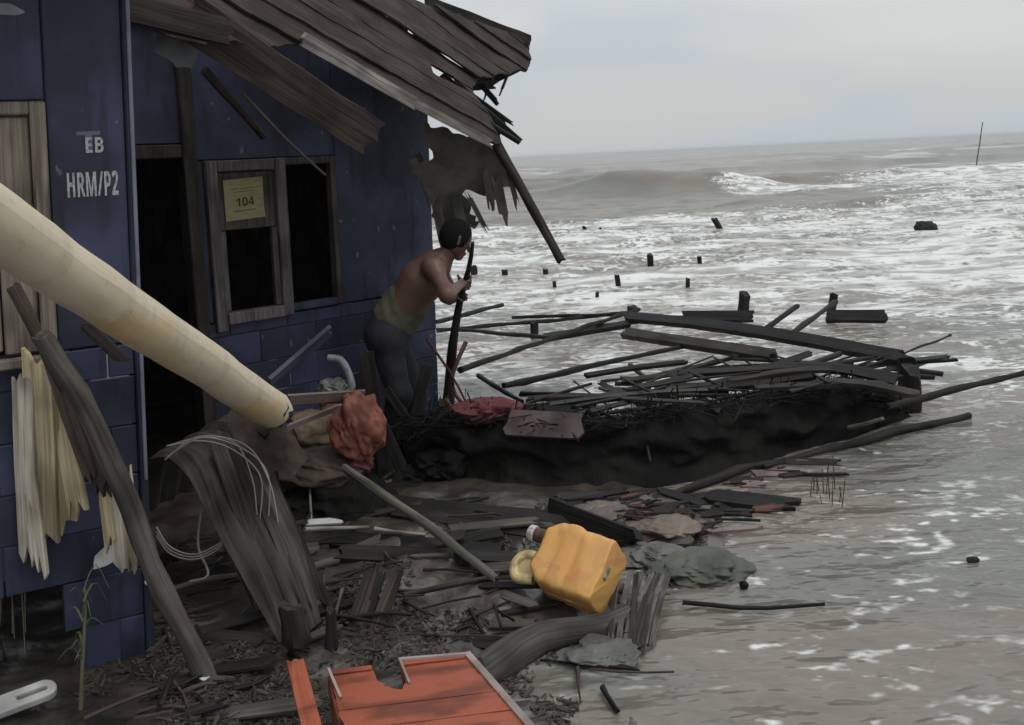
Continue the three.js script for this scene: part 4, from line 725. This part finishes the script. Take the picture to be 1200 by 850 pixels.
// ------------------------------------------------------------------ boards and sticks in the mud
{
  const lay = (a, b, c, d, w, m, label, o) => { const p = onGround(a, b), r = onGround(c, d); p.y += 0.03; r.y += 0.03; return one('mud_board', plank(p, r, w, 0.035, V3(0.1, rr(0.1, 0.4), -1), o), m, label, 'board', 'dark boards lying in the mud'); };
  const L1 = 'dark wet board lying flat in the mud between the pile and the yellow can';
  lay(430, 588, 728, 632, 0.13, M.blackWet, L1); lay(470, 606, 712, 645, 0.11, M.dark, L1); lay(400, 640, 585, 656, 0.12, M.blackWet, L1); lay(500, 600, 700, 618, 0.1, M.blackWet, L1); lay(405, 655, 600, 665, 0.1, M.dark, L1); lay(540, 660, 640, 668, 0.08, M.dark, L1);
  { const a = onGround(650, 612), b = onGround(738, 648); a.y += 0.05; b.y += 0.05; one('mud_board', plank(a, b, 0.14, 0.06, V3(0, 0.8, -0.5)), M.blackWet, 'black wet plank just behind the yellow can', 'board'); }
  const st = (a, b, c, d, r, m, label, lift = 0, D) => { const p = D ? P(a, b, D) : onGround(a, b), t = onGround(c, d); if (!D) p.y += r + lift; t.y += r * 0.6; return one('stick', stick([p, p.clone().lerp(t, 0.5).add(V3(0, rr(-0.01, 0.02), 0)), t], r, r * 0.8, { crook: 0.7 }), m, label, 'stick'); };
  st(404, 546, 582, 684, 0.028, wood(0.16, 0.155, 0.125), 'long olive-grey pole leaning from the pile down to the mud', 0, 5.3);
  st(472, 706, 574, 680, 0.014, M.greyDark, 'brown stick lying below the foot of the olive-grey pole', 0.03); st(358, 642, 432, 616, 0.013, M.pale, 'pale thin stick in front of the sacks', 0.08); st(438, 634, 498, 630, 0.012, M.pale, 'short pale splinter on the dark boards', 0.05); st(365, 588, 366, 622, 0.009, M.pale, 'tiny upright pale splinter by the sacks', 0.2);
  st(186, 722, 292, 675, 0.017, M.grey, 'grey stick behind the leaning post', 0.08); st(708, 812, 724, 838, 0.012, M.black, 'short black stick poking out of the shallow water', 0.02); st(552, 720, 568, 750, 0.010, M.black, 'short black twig on the wet mud', 0.01);
  st(410, 590, 470, 560, 0.01, M.pale, 'thin pale twig behind the olive-grey pole', 0.05); st(450, 575, 472, 548, 0.012, M.greyDark, 'short twig by the feet of the person', 0.05); st(330, 735, 400, 690, 0.012, M.greyDark, 'thin dark stick beside the split stump', 0.06);
  one('log', stick([onGround(560, 800).add(V3(0, 0.03, 0)), onGround(640, 762).add(V3(0, 0.05, 0)), onGround(728, 728).add(V3(0, 0.03, 0))], 0.075, 0.06, { crook: 0.5, seg: 12 }), wood(0.10, 0.092, 0.082), 'thick dark grey log lying between the orange cabinet and the water', 'log');
  one('flat_scrap', plank(onGround(368, 622).add(V3(0, 0.05, 0)), onGround(390, 620).add(V3(0, 0.05, 0)), 0.05, 0.01, V3(0, 0.3, -1)), M.white, 'small pale flat scrap by the sacks', 'scrap');
  one('flat_scrap', plank(onGround(404, 588).add(V3(0, 0.08, 0)), onGround(428, 584).add(V3(0, 0.08, 0)), 0.05, 0.01, V3(0, 0.3, -1)), M.white, 'small pale flat scrap beside the olive-grey pole', 'scrap');
  for (let k = 0; k < 5; k++) { const x = 410 + k * 9; one('slat', plank(onGround(x, 735).add(V3(0, 0.0, 0)), P(x + 22 + rr(-4, 4), 672, -onGround(x, 735).z + 0.12), 0.035, 0.012, V3(1, 0, 0.2), { jag: 0.03 }), k % 2 ? M.brown : M.greyDark, 'short brown slat of a broken panel standing in the mud', 'slat', 'slats of a broken panel'); }
  // crumpled tarp, pink plastic, reeds right of the can
  const lp = (px, py, rx, ry, rz, s, m, label, cat, amp = 0.5, yaw = 0) => { const p = onGround(px, py); ry *= 0.7; p.y += ry * 0.35; one(cat + '_heap', lump(p, rx, ry, rz, s, amp, 5, yaw), m, label, cat); };
  lp(815, 672, 0.21, 0.085, 0.13, 31, M.tarpGreen, 'greenish grey crumpled tarp in the shallows right of the yellow can', 'tarp'); lp(770, 655, 0.16, 0.07, 0.12, 33, M.tarp, 'grey muddy tarp bundle touching the yellow can', 'tarp'); lp(705, 604, 0.17, 0.05, 0.14, 35, mat(0.2, 0.175, 0.165, { map: TX.mud, rough: 0.6 }), 'pinkish grey heap of mud and plastic behind the can', 'rubble'); lp(778, 622, 0.20, 0.06, 0.13, 37, mat(0.24, 0.19, 0.155, { map: TX.mud, rough: 0.6 }), 'light brown heap of sodden fibre near the bank foot', 'rubble');
  lp(742, 607, 0.07, 0.05, 0.06, 39, wood(0.05, 0.03, 0.028), 'small dark maroon crumpled leaf heap behind the can', 'leaf', 0.6); lp(798, 605, 0.06, 0.035, 0.05, 41, wood(0.07, 0.045, 0.035), 'small dark brown clump by the bank foot', 'clump', 0.6); lp(720, 690, 0.05, 0.03, 0.04, 43, M.pinkish, 'small pinkish lump beside the yellow can', 'lump', 0.4); lp(700, 770, 0.16, 0.05, 0.1, 45, M.tarp, 'grey muddy clump at the end of the dark log', 'clump', 0.6);
  for (let k = 0; k < 12; k++) { const x = 735 + rr(-14, 48), a = onGround(x + rr(-6, 6), 692), b = onGround(x - 14 + rr(-18, 12), 765 + rr(-14, 10)); a.y += 0.07; b.y += 0.015; one('palm_strip', plank(a, b, 0.024, 0.004, V3(1, 0.2, 0), { jag: 0.05, bend: 0.02 }), [M.tarp, M.greyDark, M.grey][k % 3], 'grey sodden palm leaf strip lying in the shallows below the tarp', 'leaf', 'palm strips below the tarp'); }
  one('floating_board', plank(G(842, 583, 0.03), G(918, 592, 0.03), 0.16, 0.03, V3(0.1, 0.1, -1), { jag: 0.08 }), M.black, 'black board floating in the shallows before the bank', 'board'); one('floating_board', plank(G(838, 600, 0.02), G(880, 603, 0.02), 0.07, 0.02, V3(0.1, 0.1, -1), { jag: 0.04 }), M.black, 'small black board floating beside the larger one', 'board');
  one('driftwood', stick([G(800, 712, 0.01), G(880, 716, 0.012), G(965, 711, 0.01)], 0.011, 0.008, { crook: 2 }), M.black, 'thin crooked driftwood floating on the smooth water', 'driftwood');
  one('floating_chip', lump(G(1141, 656, 0.015), 0.025, 0.012, 0.02, 4, 0.5, 2), M.black, 'tiny black chip floating on the open water', 'chip'); one('floating_chip', lump(G(872, 686, 0.015), 0.02, 0.02, 0.02, 6, 0.5, 2), M.black, 'tiny black chip near the green tarp', 'chip');
  for (let k = 0; k < 14; k++) { const x = 935 + rr(0, 52), y = 590 + rr(-14, 10), p = G(x, y, -0.02); one('reed', stick([p, p.clone().add(V3(rr(-0.02, 0.02), rr(0.08, 0.24), 0))], 0.003, 0.002, { seg: 4 }), M.redwood, 'thin reddish reed poking out of the water below the long crooked pole', 'reed', 'reddish reeds in the shallows'); }
}
// scattered twigs and small boards, each its own
{
  const zone = [[190, 640], [420, 590], [560, 575], [700, 600], [800, 615], [760, 690], [700, 790], [560, 765], [330, 790], [260, 850], [90, 850], [170, 780]];
  let n = 0; while (n < 120) {
    const x = rr(90, 800), y = rr(575, 850); if (!inPoly(x, y, zone) || (x > 600 && x < 745 && y > 640 && y < 720)) continue; n++;
    const p = onGround(x, y), L = rr(0.08, 0.42), a = rr(-0.6, 0.6) + (rnd() < 0.25 ? 1.3 : 0), d = V3(Math.cos(a), rr(-0.05, 0.12), Math.sin(a)).multiplyScalar(L), t = p.clone().add(d); t.y = Math.max(t.y, gy(t.x, t.z)) + 0.012; p.y += 0.008;
    const m = [M.dark, M.greyDark, M.blackWet, M.grey, M.brown, M.dark][n % 6];
    if (n % 3) one('twig', stick([p, p.clone().lerp(t, 0.5).add(V3(rr(-0.02, 0.02), rr(0, 0.015), rr(-0.02, 0.02))), t], rr(0.004, 0.012), rr(0.003, 0.008), { seg: 5, crook: 1.2 }), m, 'thin wet twig scattered over the muddy debris', 'twig', 'twigs scattered over the mud');
    else one('wood_scrap', plank(p, t, rr(0.03, 0.09), 0.012, V3(0.1, rr(0, 0.5), -1), { jag: 0.04, n: 3, m: 3 }), m, 'small broken wood scrap lying in the muddy debris', 'wood scrap', 'wood scraps scattered over the mud');
  }
  const foot = [[620, 585], [760, 572], [860, 556], [960, 535], [930, 575], [890, 612], [800, 640], [740, 640], [660, 610]]; n = 0;
  while (n < 60) {
    const x = rr(610, 970), y = rr(530, 645); if (!inPoly(x, y, foot)) continue; n++;
    const p = onGround(x, y), L = rr(0.05, 0.3), a = rr(-0.5, 0.35), t = p.clone().add(V3(Math.cos(a) * L, 0, Math.sin(a) * L)); p.y += 0.012; t.y = gy(t.x, t.z) + rr(0.0, 0.03);
    const m = [M.black, M.blackWet, M.dark, M.greyDark, M.pinkish, M.dark, M.redwood][n % 7];
    if (n % 2) one('twig', stick([p, t], rr(0.004, 0.012), rr(0.003, 0.008), { seg: 5, crook: 1.4, uneven: 0.6 }), m, 'wet twig washed up along the foot of the dark bank', 'twig', 'twigs along the bank foot');
    else one('wood_scrap', plank(p, t, rr(0.02, 0.08), 0.014, V3(0.1, rr(0, 0.6), -1), { jag: 0.05, n: 3, m: 4 }), m, 'small wood scrap washed up along the foot of the dark bank', 'wood scrap', 'wood scraps along the bank foot');
  }
  // litter nobody could count
  const N = 7000, g = new THREE.BoxGeometry(1, 0.25, 0.18), im = new THREE.InstancedMesh(g, mat(1, 1, 1, { rough: 0.8 }), N), o = new THREE.Object3D(), c = new THREE.Color(); let i = 0;
  while (i < N) {
    const x = rr(40, 840), y = rr(570, 870); if (!inPoly(x, y, [[60, 870], [180, 640], [420, 585], [700, 590], [840, 590], [830, 640], [760, 720], [690, 820], [640, 870]])) continue;
    if (vn(x * 0.02, y * 0.03, 7) < 0.42 + 0.2 * rnd()) continue;
    const p = onGround(x, y), s = rr(0.008, 0.04) * (rnd() < 0.1 ? 2 : 1); o.position.set(p.x, p.y + 0.004, p.z); o.rotation.set(rr(-0.4, 0.4), rr(0, 6.28), rr(-0.3, 0.3)); o.scale.set(s, s * rr(0.15, 0.5), s * rr(0.6, 1.6)); o.updateMatrix(); im.setMatrixAt(i, o.matrix);
    const k = rr(0.016, 0.062) * (rnd() < 0.05 ? 2.2 : 1), h = rnd(); c.setRGB(k * (1.08 + 0.15 * h), k, k * (0.86 - 0.15 * h)); im.setColorAt(i, c); i++;
  }
  im.name = 'leaf_litter'; im.userData.kind = 'stuff'; scene.add(im); tag(im, 'sodden leaf and bark litter strewn over the mud', 'litter');
}
// ------------------------------------------------------------------ orange cabinet in the foreground
{
  const y0 = 0.32, o = G(385, 792, y0), fr = frameFrom(o, G(548, 772, y0 + 0.03), G(622, 850, y0 - 0.02));
  if (fr.N.y < 0) { fr.N.negate(); fr.V.negate(); }
  const cab = thing('orange_cabinet', 'broken orange-red painted cabinet lying on its back in the mud', 'cabinet', V3(o.x + 0.2, gh(o.x, o.z), o.z + 0.2));
  const T = l => toPlane(fr, l);
  const top = T([[386, 790], [436, 783], [442, 800], [455, 808], [472, 812], [476, 800], [470, 776], [546, 771], [552, 773], [622, 852], [690, 935], [420, 935]]);
  const cv = (poly, c, above) => { const out = []; for (let i = 0; i < poly.length; i++) { const a = poly[i], b = poly[(i + 1) % poly.length], ia = above ? a[1] >= c : a[1] <= c, ib = above ? b[1] >= c : b[1] <= c; if (ia) out.push(a); if (ia !== ib) { const t = (c - a[1]) / (b[1] - a[1]); out.push([lerp(a[0], b[0], t), c]); } } return out; };
  const tp = torn(top, 0.012, 0.035, 6, [7, 8, 9, 10]), tv = tp.map(p => p[1]), lo = Math.min(...tv), hi = Math.max(...tv), bh = 0.095;
  for (let k = 0; lo + k * bh < hi; k++) { const pl = cv(cv(tp, lo + k * bh + 0.0015, true), lo + (k + 1) * bh - 0.0015, false); if (pl.length < 3) continue; const up = 0.006 * (hash2(k, 3, 9) - 0.5); part('front_board', sheet(fr, pl, [], 0.012, 0.02, (u, v) => up + 0.006 * (fbm(u * 6, v * 6, 3, 7 + k) - 0.5)), M.orange, cab); }
  const W = (px, py, n = 0) => onPlane(px, py, fr.O, fr.N).addScaledVector(fr.N, n);
  part('edge_strip', plank(W(549, 771, 0.014), W(690, 934, 0.014), 0.022, 0.012, V3(1, 0, 0.4), { jag: 0.01 }), M.edge, cab); part('edge_strip', plank(W(472, 777, 0.014), W(546, 771, 0.014), 0.014, 0.010, V3(0, 0, 1), { jag: 0.01 }), M.edge, cab);
  part('edge_strip', plank(W(386, 789, 0.014), W(400, 822, 0.014), 0.009, 0.012, V3(1, 0, 0), { jag: 0.01 }), M.edge, cab); part('edge_strip', plank(W(469, 777, 0.014), W(480, 804, 0.014), 0.008, 0.012, V3(1, 0, 0), { jag: 0.01 }), M.edge, cab);
  const side = (a, b, h, m) => { const p = W(...a, -0.012), r = W(...b, -0.012), mid = V3(0, -h / 2, 0); return plank(p.add(mid), r.add(mid), h, 0.018, V3(0, 1, 0), { jag: 0.01 }); };
  part('side_panel', side([551, 774], [692, 938], 0.3), M.orange, cab); part('side_panel', side([474, 778], [546, 773], 0.3), M.orange, cab); part('side_panel', side([388, 792], [434, 785], 0.3), M.orange, cab); part('side_panel', side([387, 795], [422, 938], 0.3), M.orange, cab);
  part('rail', plank(W(349, 790, 0.03), W(385, 935, 0.03), 0.058, 0.04, V3(1, 0, 0), { jag: 0.03 }), M.orange, cab); part('crossbar', plank(W(350, 850, -0.06), W(430, 846, -0.06), 0.04, 0.03, V3(0, 0, 1)), M.dark, cab); part('crossbar', plank(W(365, 920, -0.06), W(430, 916, -0.06), 0.04, 0.03, V3(0, 0, 1)), M.dark, cab);
  part('bottom_panel', sheet({ O: V3(fr.O.x, gh(o.x, o.z) + 0.06, fr.O.z), U: fr.U, V: fr.V, N: fr.N }, top, [], 0.05, 0.015), M.dark, cab);
}
// ------------------------------------------------------------------ yellow jerry can
{
  const cm = mat(0.75, 0.40, 0.115, { map: dataTex(512, 512, (u, v) => { const n = fbm(u * 4, v * 4, 5, 161, 4, 4), st = sm(0.6, 0.72, fbm(u * 6, v * 6, 5, 162, 6, 6)), p = sm(0.5, 0.75, fbm(u * 2, v * 2, 3, 163, 2, 2)); const k = lerp(0.85, 1.05, n) * (1 - 0.1 * st); return [k, k * lerp(0.93, 1.12, p) * (1 - 0.1 * st), k * lerp(0.9, 2.1, p)]; }, true, 0.5), rough: 0.42, bump: TX.blotchB, bs: 0.003 });
  cm.transmission = 0.12;
  const can = thing('jerry_can', 'battered yellow plastic jerry can lying tilted in the mud', 'jerry can', onGround(680, 705));
  const f = V3(0, 0.37, 0.93), up = V3(0, 0.93, -0.37), rt = V3(1, 0, 0);
  const nz = rt.clone().multiplyScalar(-0.30).addScaledVector(up, 0.42).addScaledVector(f, 0.80).normalize();      // the broad face
  let hy = rt.clone().multiplyScalar(-0.80).addScaledVector(up, 0.30).addScaledVector(f, -0.48); hy.addScaledVector(nz, -hy.dot(nz)).normalize();   // towards the spout end
  const wx = hy.clone().cross(nz).normalize(), C = P(676, 666, -onGround(690, 706).z - 0.02 + 0.0);
  const B = new THREE.Matrix4().makeBasis(wx, hy, nz).setPosition(C);
  // moulded body: superellipse sections along the height, with a waist groove and dents
  const w = 0.152, h = 0.17, d = 0.11, n = 48, m = 40, pos = [], uv = [], idx = [];
  for (let j = 0; j <= m; j++) for (let i = 0; i <= n; i++) {
    const t = j / m * 2 - 1, a = i / n * Math.PI * 2, e = 0.25, ca = Math.cos(a), sa = Math.sin(a);
    const cap = Math.pow(Math.max(0, 1 - Math.pow(Math.abs(t), 26)), 0.2), sh = t > 0.55 ? 1 - 0.32 * sm(0.55, 1, t) : 1;
    let x = Math.sign(ca) * Math.pow(Math.abs(ca), e) * w * cap * sh, z = Math.sign(sa) * Math.pow(Math.abs(sa), e) * d * cap;
    const rib = 1 - 0.025 * Math.exp(-Math.pow((t + 0.1) / 0.05, 2)) - 0.02 * Math.exp(-Math.pow((t - 0.42) / 0.04, 2)); x *= rib; z *= rib;
    z -= Math.sign(z) * 0.010 * sm(0.5, 0.0, Math.hypot(x / w - 0.1, t + 0.05)) ; const dn = 0.026 * (fbm(x * 9 + 3, t * 2 + z * 8, 3, 7) - 0.5);
    pos.push(x + dn, t * h + dn, z + dn); uv.push(x + z * 0.6, t * h);
  }
  const Wd = n + 1; for (let j = 0; j < m; j++) for (let i = 0; i < n; i++) { const a = j * Wd + i; idx.push(a, a + Wd, a + 1, a + 1, a + Wd, a + Wd + 1); }
  const put = (name, g, mm) => part(name, g.applyMatrix4(B), mm, can);
  put('body', mk(pos, uv, idx), cm);
  put('handle', tube([V3(-0.125, 0.15, 0.04), V3(-0.14, 0.235, 0.04), V3(-0.085, 0.262, 0.045), V3(-0.035, 0.245, 0.04), V3(-0.02, 0.16, 0.04)], 0.024, 30, 10), mat(0.70, 0.55, 0.27, { map: TX.blotch, rough: 0.5 }));
  put('handle_web', chamfer(0.09, 0.09, 0.012, 0.004).translate(-0.08, 0.205, 0.04), mat(0.70, 0.55, 0.27, { map: TX.blotch, rough: 0.5 }));
  put('seam', tube([V3(-0.150, -0.13, 0), V3(-0.152, 0.0, 0), V3(-0.148, 0.10, 0)], 0.004, 16, 6), cm);
  put('spout', new THREE.CylinderGeometry(0.030, 0.038, 0.09, 20).translate(0.082, 0.205, 0.03), mat(0.10, 0.06, 0.04, { map: TX.blotch })); 
  const cap = new THREE.LatheGeometry([[0, 0], [0.036, 0], [0.038, 0.006], [0.037, 0.028], [0.03, 0.034], [0, 0.034]].map(v => new THREE.Vector2(...v)), 24).translate(0.082, 0.245, 0.03); put('cap', cap, M.white);
  put('foot', chamfer(0.06, 0.014, 0.03, 0.004).translate(0.0, -0.168, 0.06), M.pale);
}
//@@PERSON
// ------------------------------------------------------------------ person bending towards the sea, holding a broken post
{
  const postTop = P(552, 284, 6.45), postBot = G(520, 452, 0.40); postBot.y -= 0.2;
  const pAt = py => { const t = (py - 284) / (452 - 284); return P(lerp(552, 522, t), py, lerp(6.45, -postBot.z, t)); };
  one('splintered_post', stick([postBot, pAt(400), pAt(340), pAt(310), postTop], 0.045, 0.012, { crook: 0.5, seg: 9, jag: 1.5 }), M.greyDark, 'splintered upright post gripped by the person', 'post');
  const grid = (sdf, c, S, res, bb) => {
    const mc = new MarchingCubes(res, M.skin, false, false, 160000), F = mc.field, hs = res / 2; mc.isolation = 0;
    const p = V3(); for (let z = 0; z < res; z++) for (let y = 0; y < res; y++) for (let x = 0; x < res; x++) { p.set(c.x + (x - hs) / hs * S, c.y + (y - hs) / hs * S, c.z + (z - hs) / hs * S); F[z * res * res + y * res + x] = bb && !bb.containsPoint(p) ? -0.2 : -sdf(p); }
    mc.update(); const n = mc.count, g = new THREE.BufferGeometry(), a = new Float32Array(n * 3); for (let i = 0; i < n; i++) { a[i * 3] = c.x + mc.positionArray[i * 3] * S; a[i * 3 + 1] = c.y + mc.positionArray[i * 3 + 1] * S; a[i * 3 + 2] = c.z + mc.positionArray[i * 3 + 2] * S; }
    g.setAttribute('position', new THREE.BufferAttribute(a, 3)); const w = weld(g); w.computeVertexNormals();
    const P2 = w.attributes.position, uv = []; for (let i = 0; i < P2.count; i++) uv.push(P2.getX(i) + 0.5 * P2.getZ(i), P2.getY(i)); w.setAttribute('uv', new THREE.Float32BufferAttribute(uv, 2)); return w;
  };
  const ab = V3(), ap = V3();
  const cone = (p, a, b, ra, rb) => { ab.copy(b).sub(a); ap.copy(p).sub(a); const t = Math.min(1, Math.max(0, ap.dot(ab) / ab.lengthSq())); return ap.addScaledVector(ab, -t).length() - lerp(ra, rb, t); };
  const smin = (a, b, k) => { const h = Math.max(k - Math.abs(a - b), 0) / k; return Math.min(a, b) - h * h * k * 0.25; };
  const bonesSDF = (bones, k = 0.04, off = 0) => p => { let d = 1e3; for (const [a, b, ra, rb] of bones) d = smin(d, cone(p, a, b, ra + off, rb + off), k); return d; };
  const hip = P(454, 392, 6.5), waist = P(468, 366, 6.5), chest = P(494, 330, 6.5), neck = P(516, 304, 6.49), head = P(534, 281, 6.46);
  const hN = hip.clone().add(V3(-0.005, -0.02, 0.095)), hF = hip.clone().add(V3(0.005, -0.02, -0.095));
  const fN = onGround(452, 548), fF = onGround(492, 540); fN.z = Math.max(fN.z, -6.45); 
  const aN = V3(P(452, 535, 6.36).x, fN.y + 0.085, -6.36), aF = V3(P(490, 532, 6.68).x, gh(0, -6.7) + 0.09, -6.68);
  const kN = P(468, 462, 6.34), kF = P(486, 462, 6.64);
  const sN = P(508, 314, 6.32), sF = P(512, 312, 6.66), hand1 = pAt(330), hand2 = pAt(352);
  const eN = P(524, 346, 6.12), eF = P(530, 344, 6.78);
  const off = (h, from) => h.clone().add(from.clone().sub(h).setY(0).normalize().multiplyScalar(0.075));
  const wN = off(hand1, eN), wF = off(hand2, eF);
  const legs = [[hip, hN, 0.12, 0.10], [hip, hF, 0.12, 0.10], [hN, kN, 0.092, 0.060], [kN, aN, 0.060, 0.040], [hF, kF, 0.092, 0.060], [kF, aF, 0.060, 0.040]];
  const foot = a => [[a, a.clone().add(V3(-0.03, -0.05, 0)), 0.04, 0.035], [a.clone().add(V3(-0.02, -0.055, 0)), a.clone().add(V3(0.15, -0.06, 0.01)), 0.034, 0.026]];
  const torso = [[hip, waist, 0.125, 0.115], [waist, chest, 0.115, 0.135], [chest, neck.clone().lerp(chest, 0.3), 0.13, 0.10], [chest.clone().lerp(neck, 0.55), sN, 0.085, 0.068], [chest.clone().lerp(neck, 0.55), sF, 0.085, 0.068], [chest.clone().add(V3(0, 0, 0.07)), waist.clone().add(V3(0, 0, 0.04)), 0.10, 0.09], [chest.clone().add(V3(0, 0, -0.07)), waist.clone().add(V3(0, 0, -0.04)), 0.10, 0.09]];
  const arms = [[sN, eN, 0.055, 0.042], [eN, wN, 0.042, 0.028], [sF, eF, 0.055, 0.042], [eF, wF, 0.042, 0.028], [neck.clone().lerp(chest, 0.2), head.clone().add(V3(-0.03, -0.06, 0)), 0.062, 0.052]];
  const person = thing('person', 'bare-backed person in dark trousers bending to grip a broken post', 'person', V3((fN.x + fF.x) / 2, Math.min(fN.y, fF.y), (fN.z + fF.z) / 2));
  const cen = V3(hip.x + 0.05, 0.92, -6.5);
  const BB = new THREE.Box3(); for (const [a, b] of [...legs, ...foot(aN), ...foot(aF), ...torso, ...arms]) BB.expandByPoint(a).expandByPoint(b); BB.expandByScalar(0.2);
  const bodyG = grid(bonesSDF([...legs, ...foot(aN), ...foot(aF), ...torso, ...arms], 0.05), cen, 0.98, 130, BB);
  // head, facing the sea and slightly down
  const fw = V3(0.80, -0.42, -0.35).normalize(), rt = V3(0, 1, 0).cross(fw).normalize(), up = fw.clone().cross(rt).normalize();
  const hp = (x, y, z) => head.clone().addScaledVector(fw, x).addScaledVector(up, y).addScaledVector(rt, z);
  const headS = p => {
    const l = p.clone().sub(head), x = l.dot(fw), y = l.dot(up), z = l.dot(rt); let d = (Math.hypot(x / 0.098, (y - 0.02) / 0.098, z / 0.077) - 1) * 0.078;
    d = smin(d, cone(p, hp(0.02, -0.05, 0), hp(0.055, -0.085, 0), 0.055, 0.032), 0.04); d = smin(d, cone(p, hp(0.09, 0.0, 0), hp(0.112, -0.032, 0), 0.008, 0.013), 0.015); d = smin(d, cone(p, hp(0.083, -0.062, -0.02), hp(0.083, -0.062, 0.02), 0.010, 0.010), 0.01);
    for (const s of [-1, 1]) { d = smin(d, cone(p, hp(-0.012, 0.015, s * 0.078), hp(-0.006, -0.025, s * 0.076), 0.014, 0.010), 0.008); d = Math.max(d, -(p.distanceTo(hp(0.098, 0.008, s * 0.032)) - 0.016)); }
    return d;
  };
  const headG = grid(headS, head, 0.15, 76);
  // hands: a palm and five unequal fingers closed round the post
  const hand = (c, w, s) => {
    const ax = postTop.clone().sub(postBot).normalize(), o = w.clone().sub(c); o.addScaledVector(ax, -o.dot(ax)).normalize(); const tn = ax.clone().cross(o).multiplyScalar(s), R = 0.044, bn = [];
    const at = (ang, k, r = R) => c.clone().addScaledVector(o, Math.cos(ang) * r).addScaledVector(tn, Math.sin(ang) * r).addScaledVector(ax, k);
    for (const k of [-0.03, -0.01, 0.01, 0.03]) bn.push([w, at(0.35, k, R + 0.012), 0.022, 0.013]);
    [[-0.033, 2.3, 0.0078], [-0.012, 2.75, 0.0088], [0.010, 2.9, 0.0092], [0.031, 2.7, 0.0088]].forEach(([k, e, r]) => { const g = [0.35, lerp(0.35, e, 0.4), lerp(0.35, e, 0.75), e]; for (let i = 0; i < 3; i++) bn.push([at(g[i], k), at(g[i + 1], k + 0.002), r * (1.1 - i * 0.1), r * (1.0 - i * 0.1)]); });
    bn.push([at(0.1, 0.02, R + 0.01), at(-0.7, 0.045), 0.012, 0.0105], [at(-0.7, 0.045), at(-1.5, 0.036), 0.0105, 0.009]);
    return grid(bonesSDF(bn, 0.006), c.clone().lerp(w, 0.3), 0.13, 80);
  };
  part('body', mergeGeometries([bodyG, headG, hand(hand1, wN, 1), hand(hand2, wF, -1)]), M.skin, person);
  part('trousers', grid(p => { let d = bonesSDF([...legs, [hip, waist.clone().lerp(hip, 0.5), 0.12, 0.115]], 0.05, 0.016)(p); d += 0.008 * (vn(p.x * 22, p.y * 14 + p.z * 9, 5) - 0.5); return Math.max(d, (gh(0, -6.5) + 0.10) - p.y + 0.0); }, cen, 0.98, 130, BB), M.trousers, person);
  const wst = hip.clone().lerp(waist, 0.75); part('waist_cloth', grid(p => { const d = bonesSDF([[wst, waist.clone().lerp(chest, 0.25), 0.128, 0.124]], 0.05, 0.022)(p); return d + 0.012 * (vn(p.x * 24, p.y * 24 + p.z * 12, 8) - 0.5); }, wst, 0.26, 64), M.olive, person, 'olive cloth tied round the waist');
  part('hair', grid(p => { const l = p.clone().sub(head), x = l.dot(fw), y = l.dot(up), z = l.dot(rt); const d = (Math.hypot((x + 0.008) / 0.106, (y - 0.022) / 0.110, z / 0.088) - 1) * 0.088 + 0.005 * (fbm(x * 70, y * 50 + z * 40, 2, 4) - 0.5); return Math.max(d, x - 0.05 - 0.35 * y, -y - 0.045 - (x < 0 ? 0.03 : 0)); }, head, 0.15, 70), M.hair, person);
  for (const s of [-1, 1]) { const e = new THREE.SphereGeometry(0.0125, 12, 10); const c = hp(0.086, 0.008, s * 0.032); e.translate(c.x, c.y, c.z); part('eye', e, M.white, person); }
}
//@@END
const renderer = new THREE.WebGLRenderer({ antialias: true });
renderer.shadowMap.enabled = true; renderer.toneMapping = THREE.LinearToneMapping; renderer.toneMappingExposure = EXPOSURE;
renderer.setSize(1024, 725);
renderer.render(scene, camera);
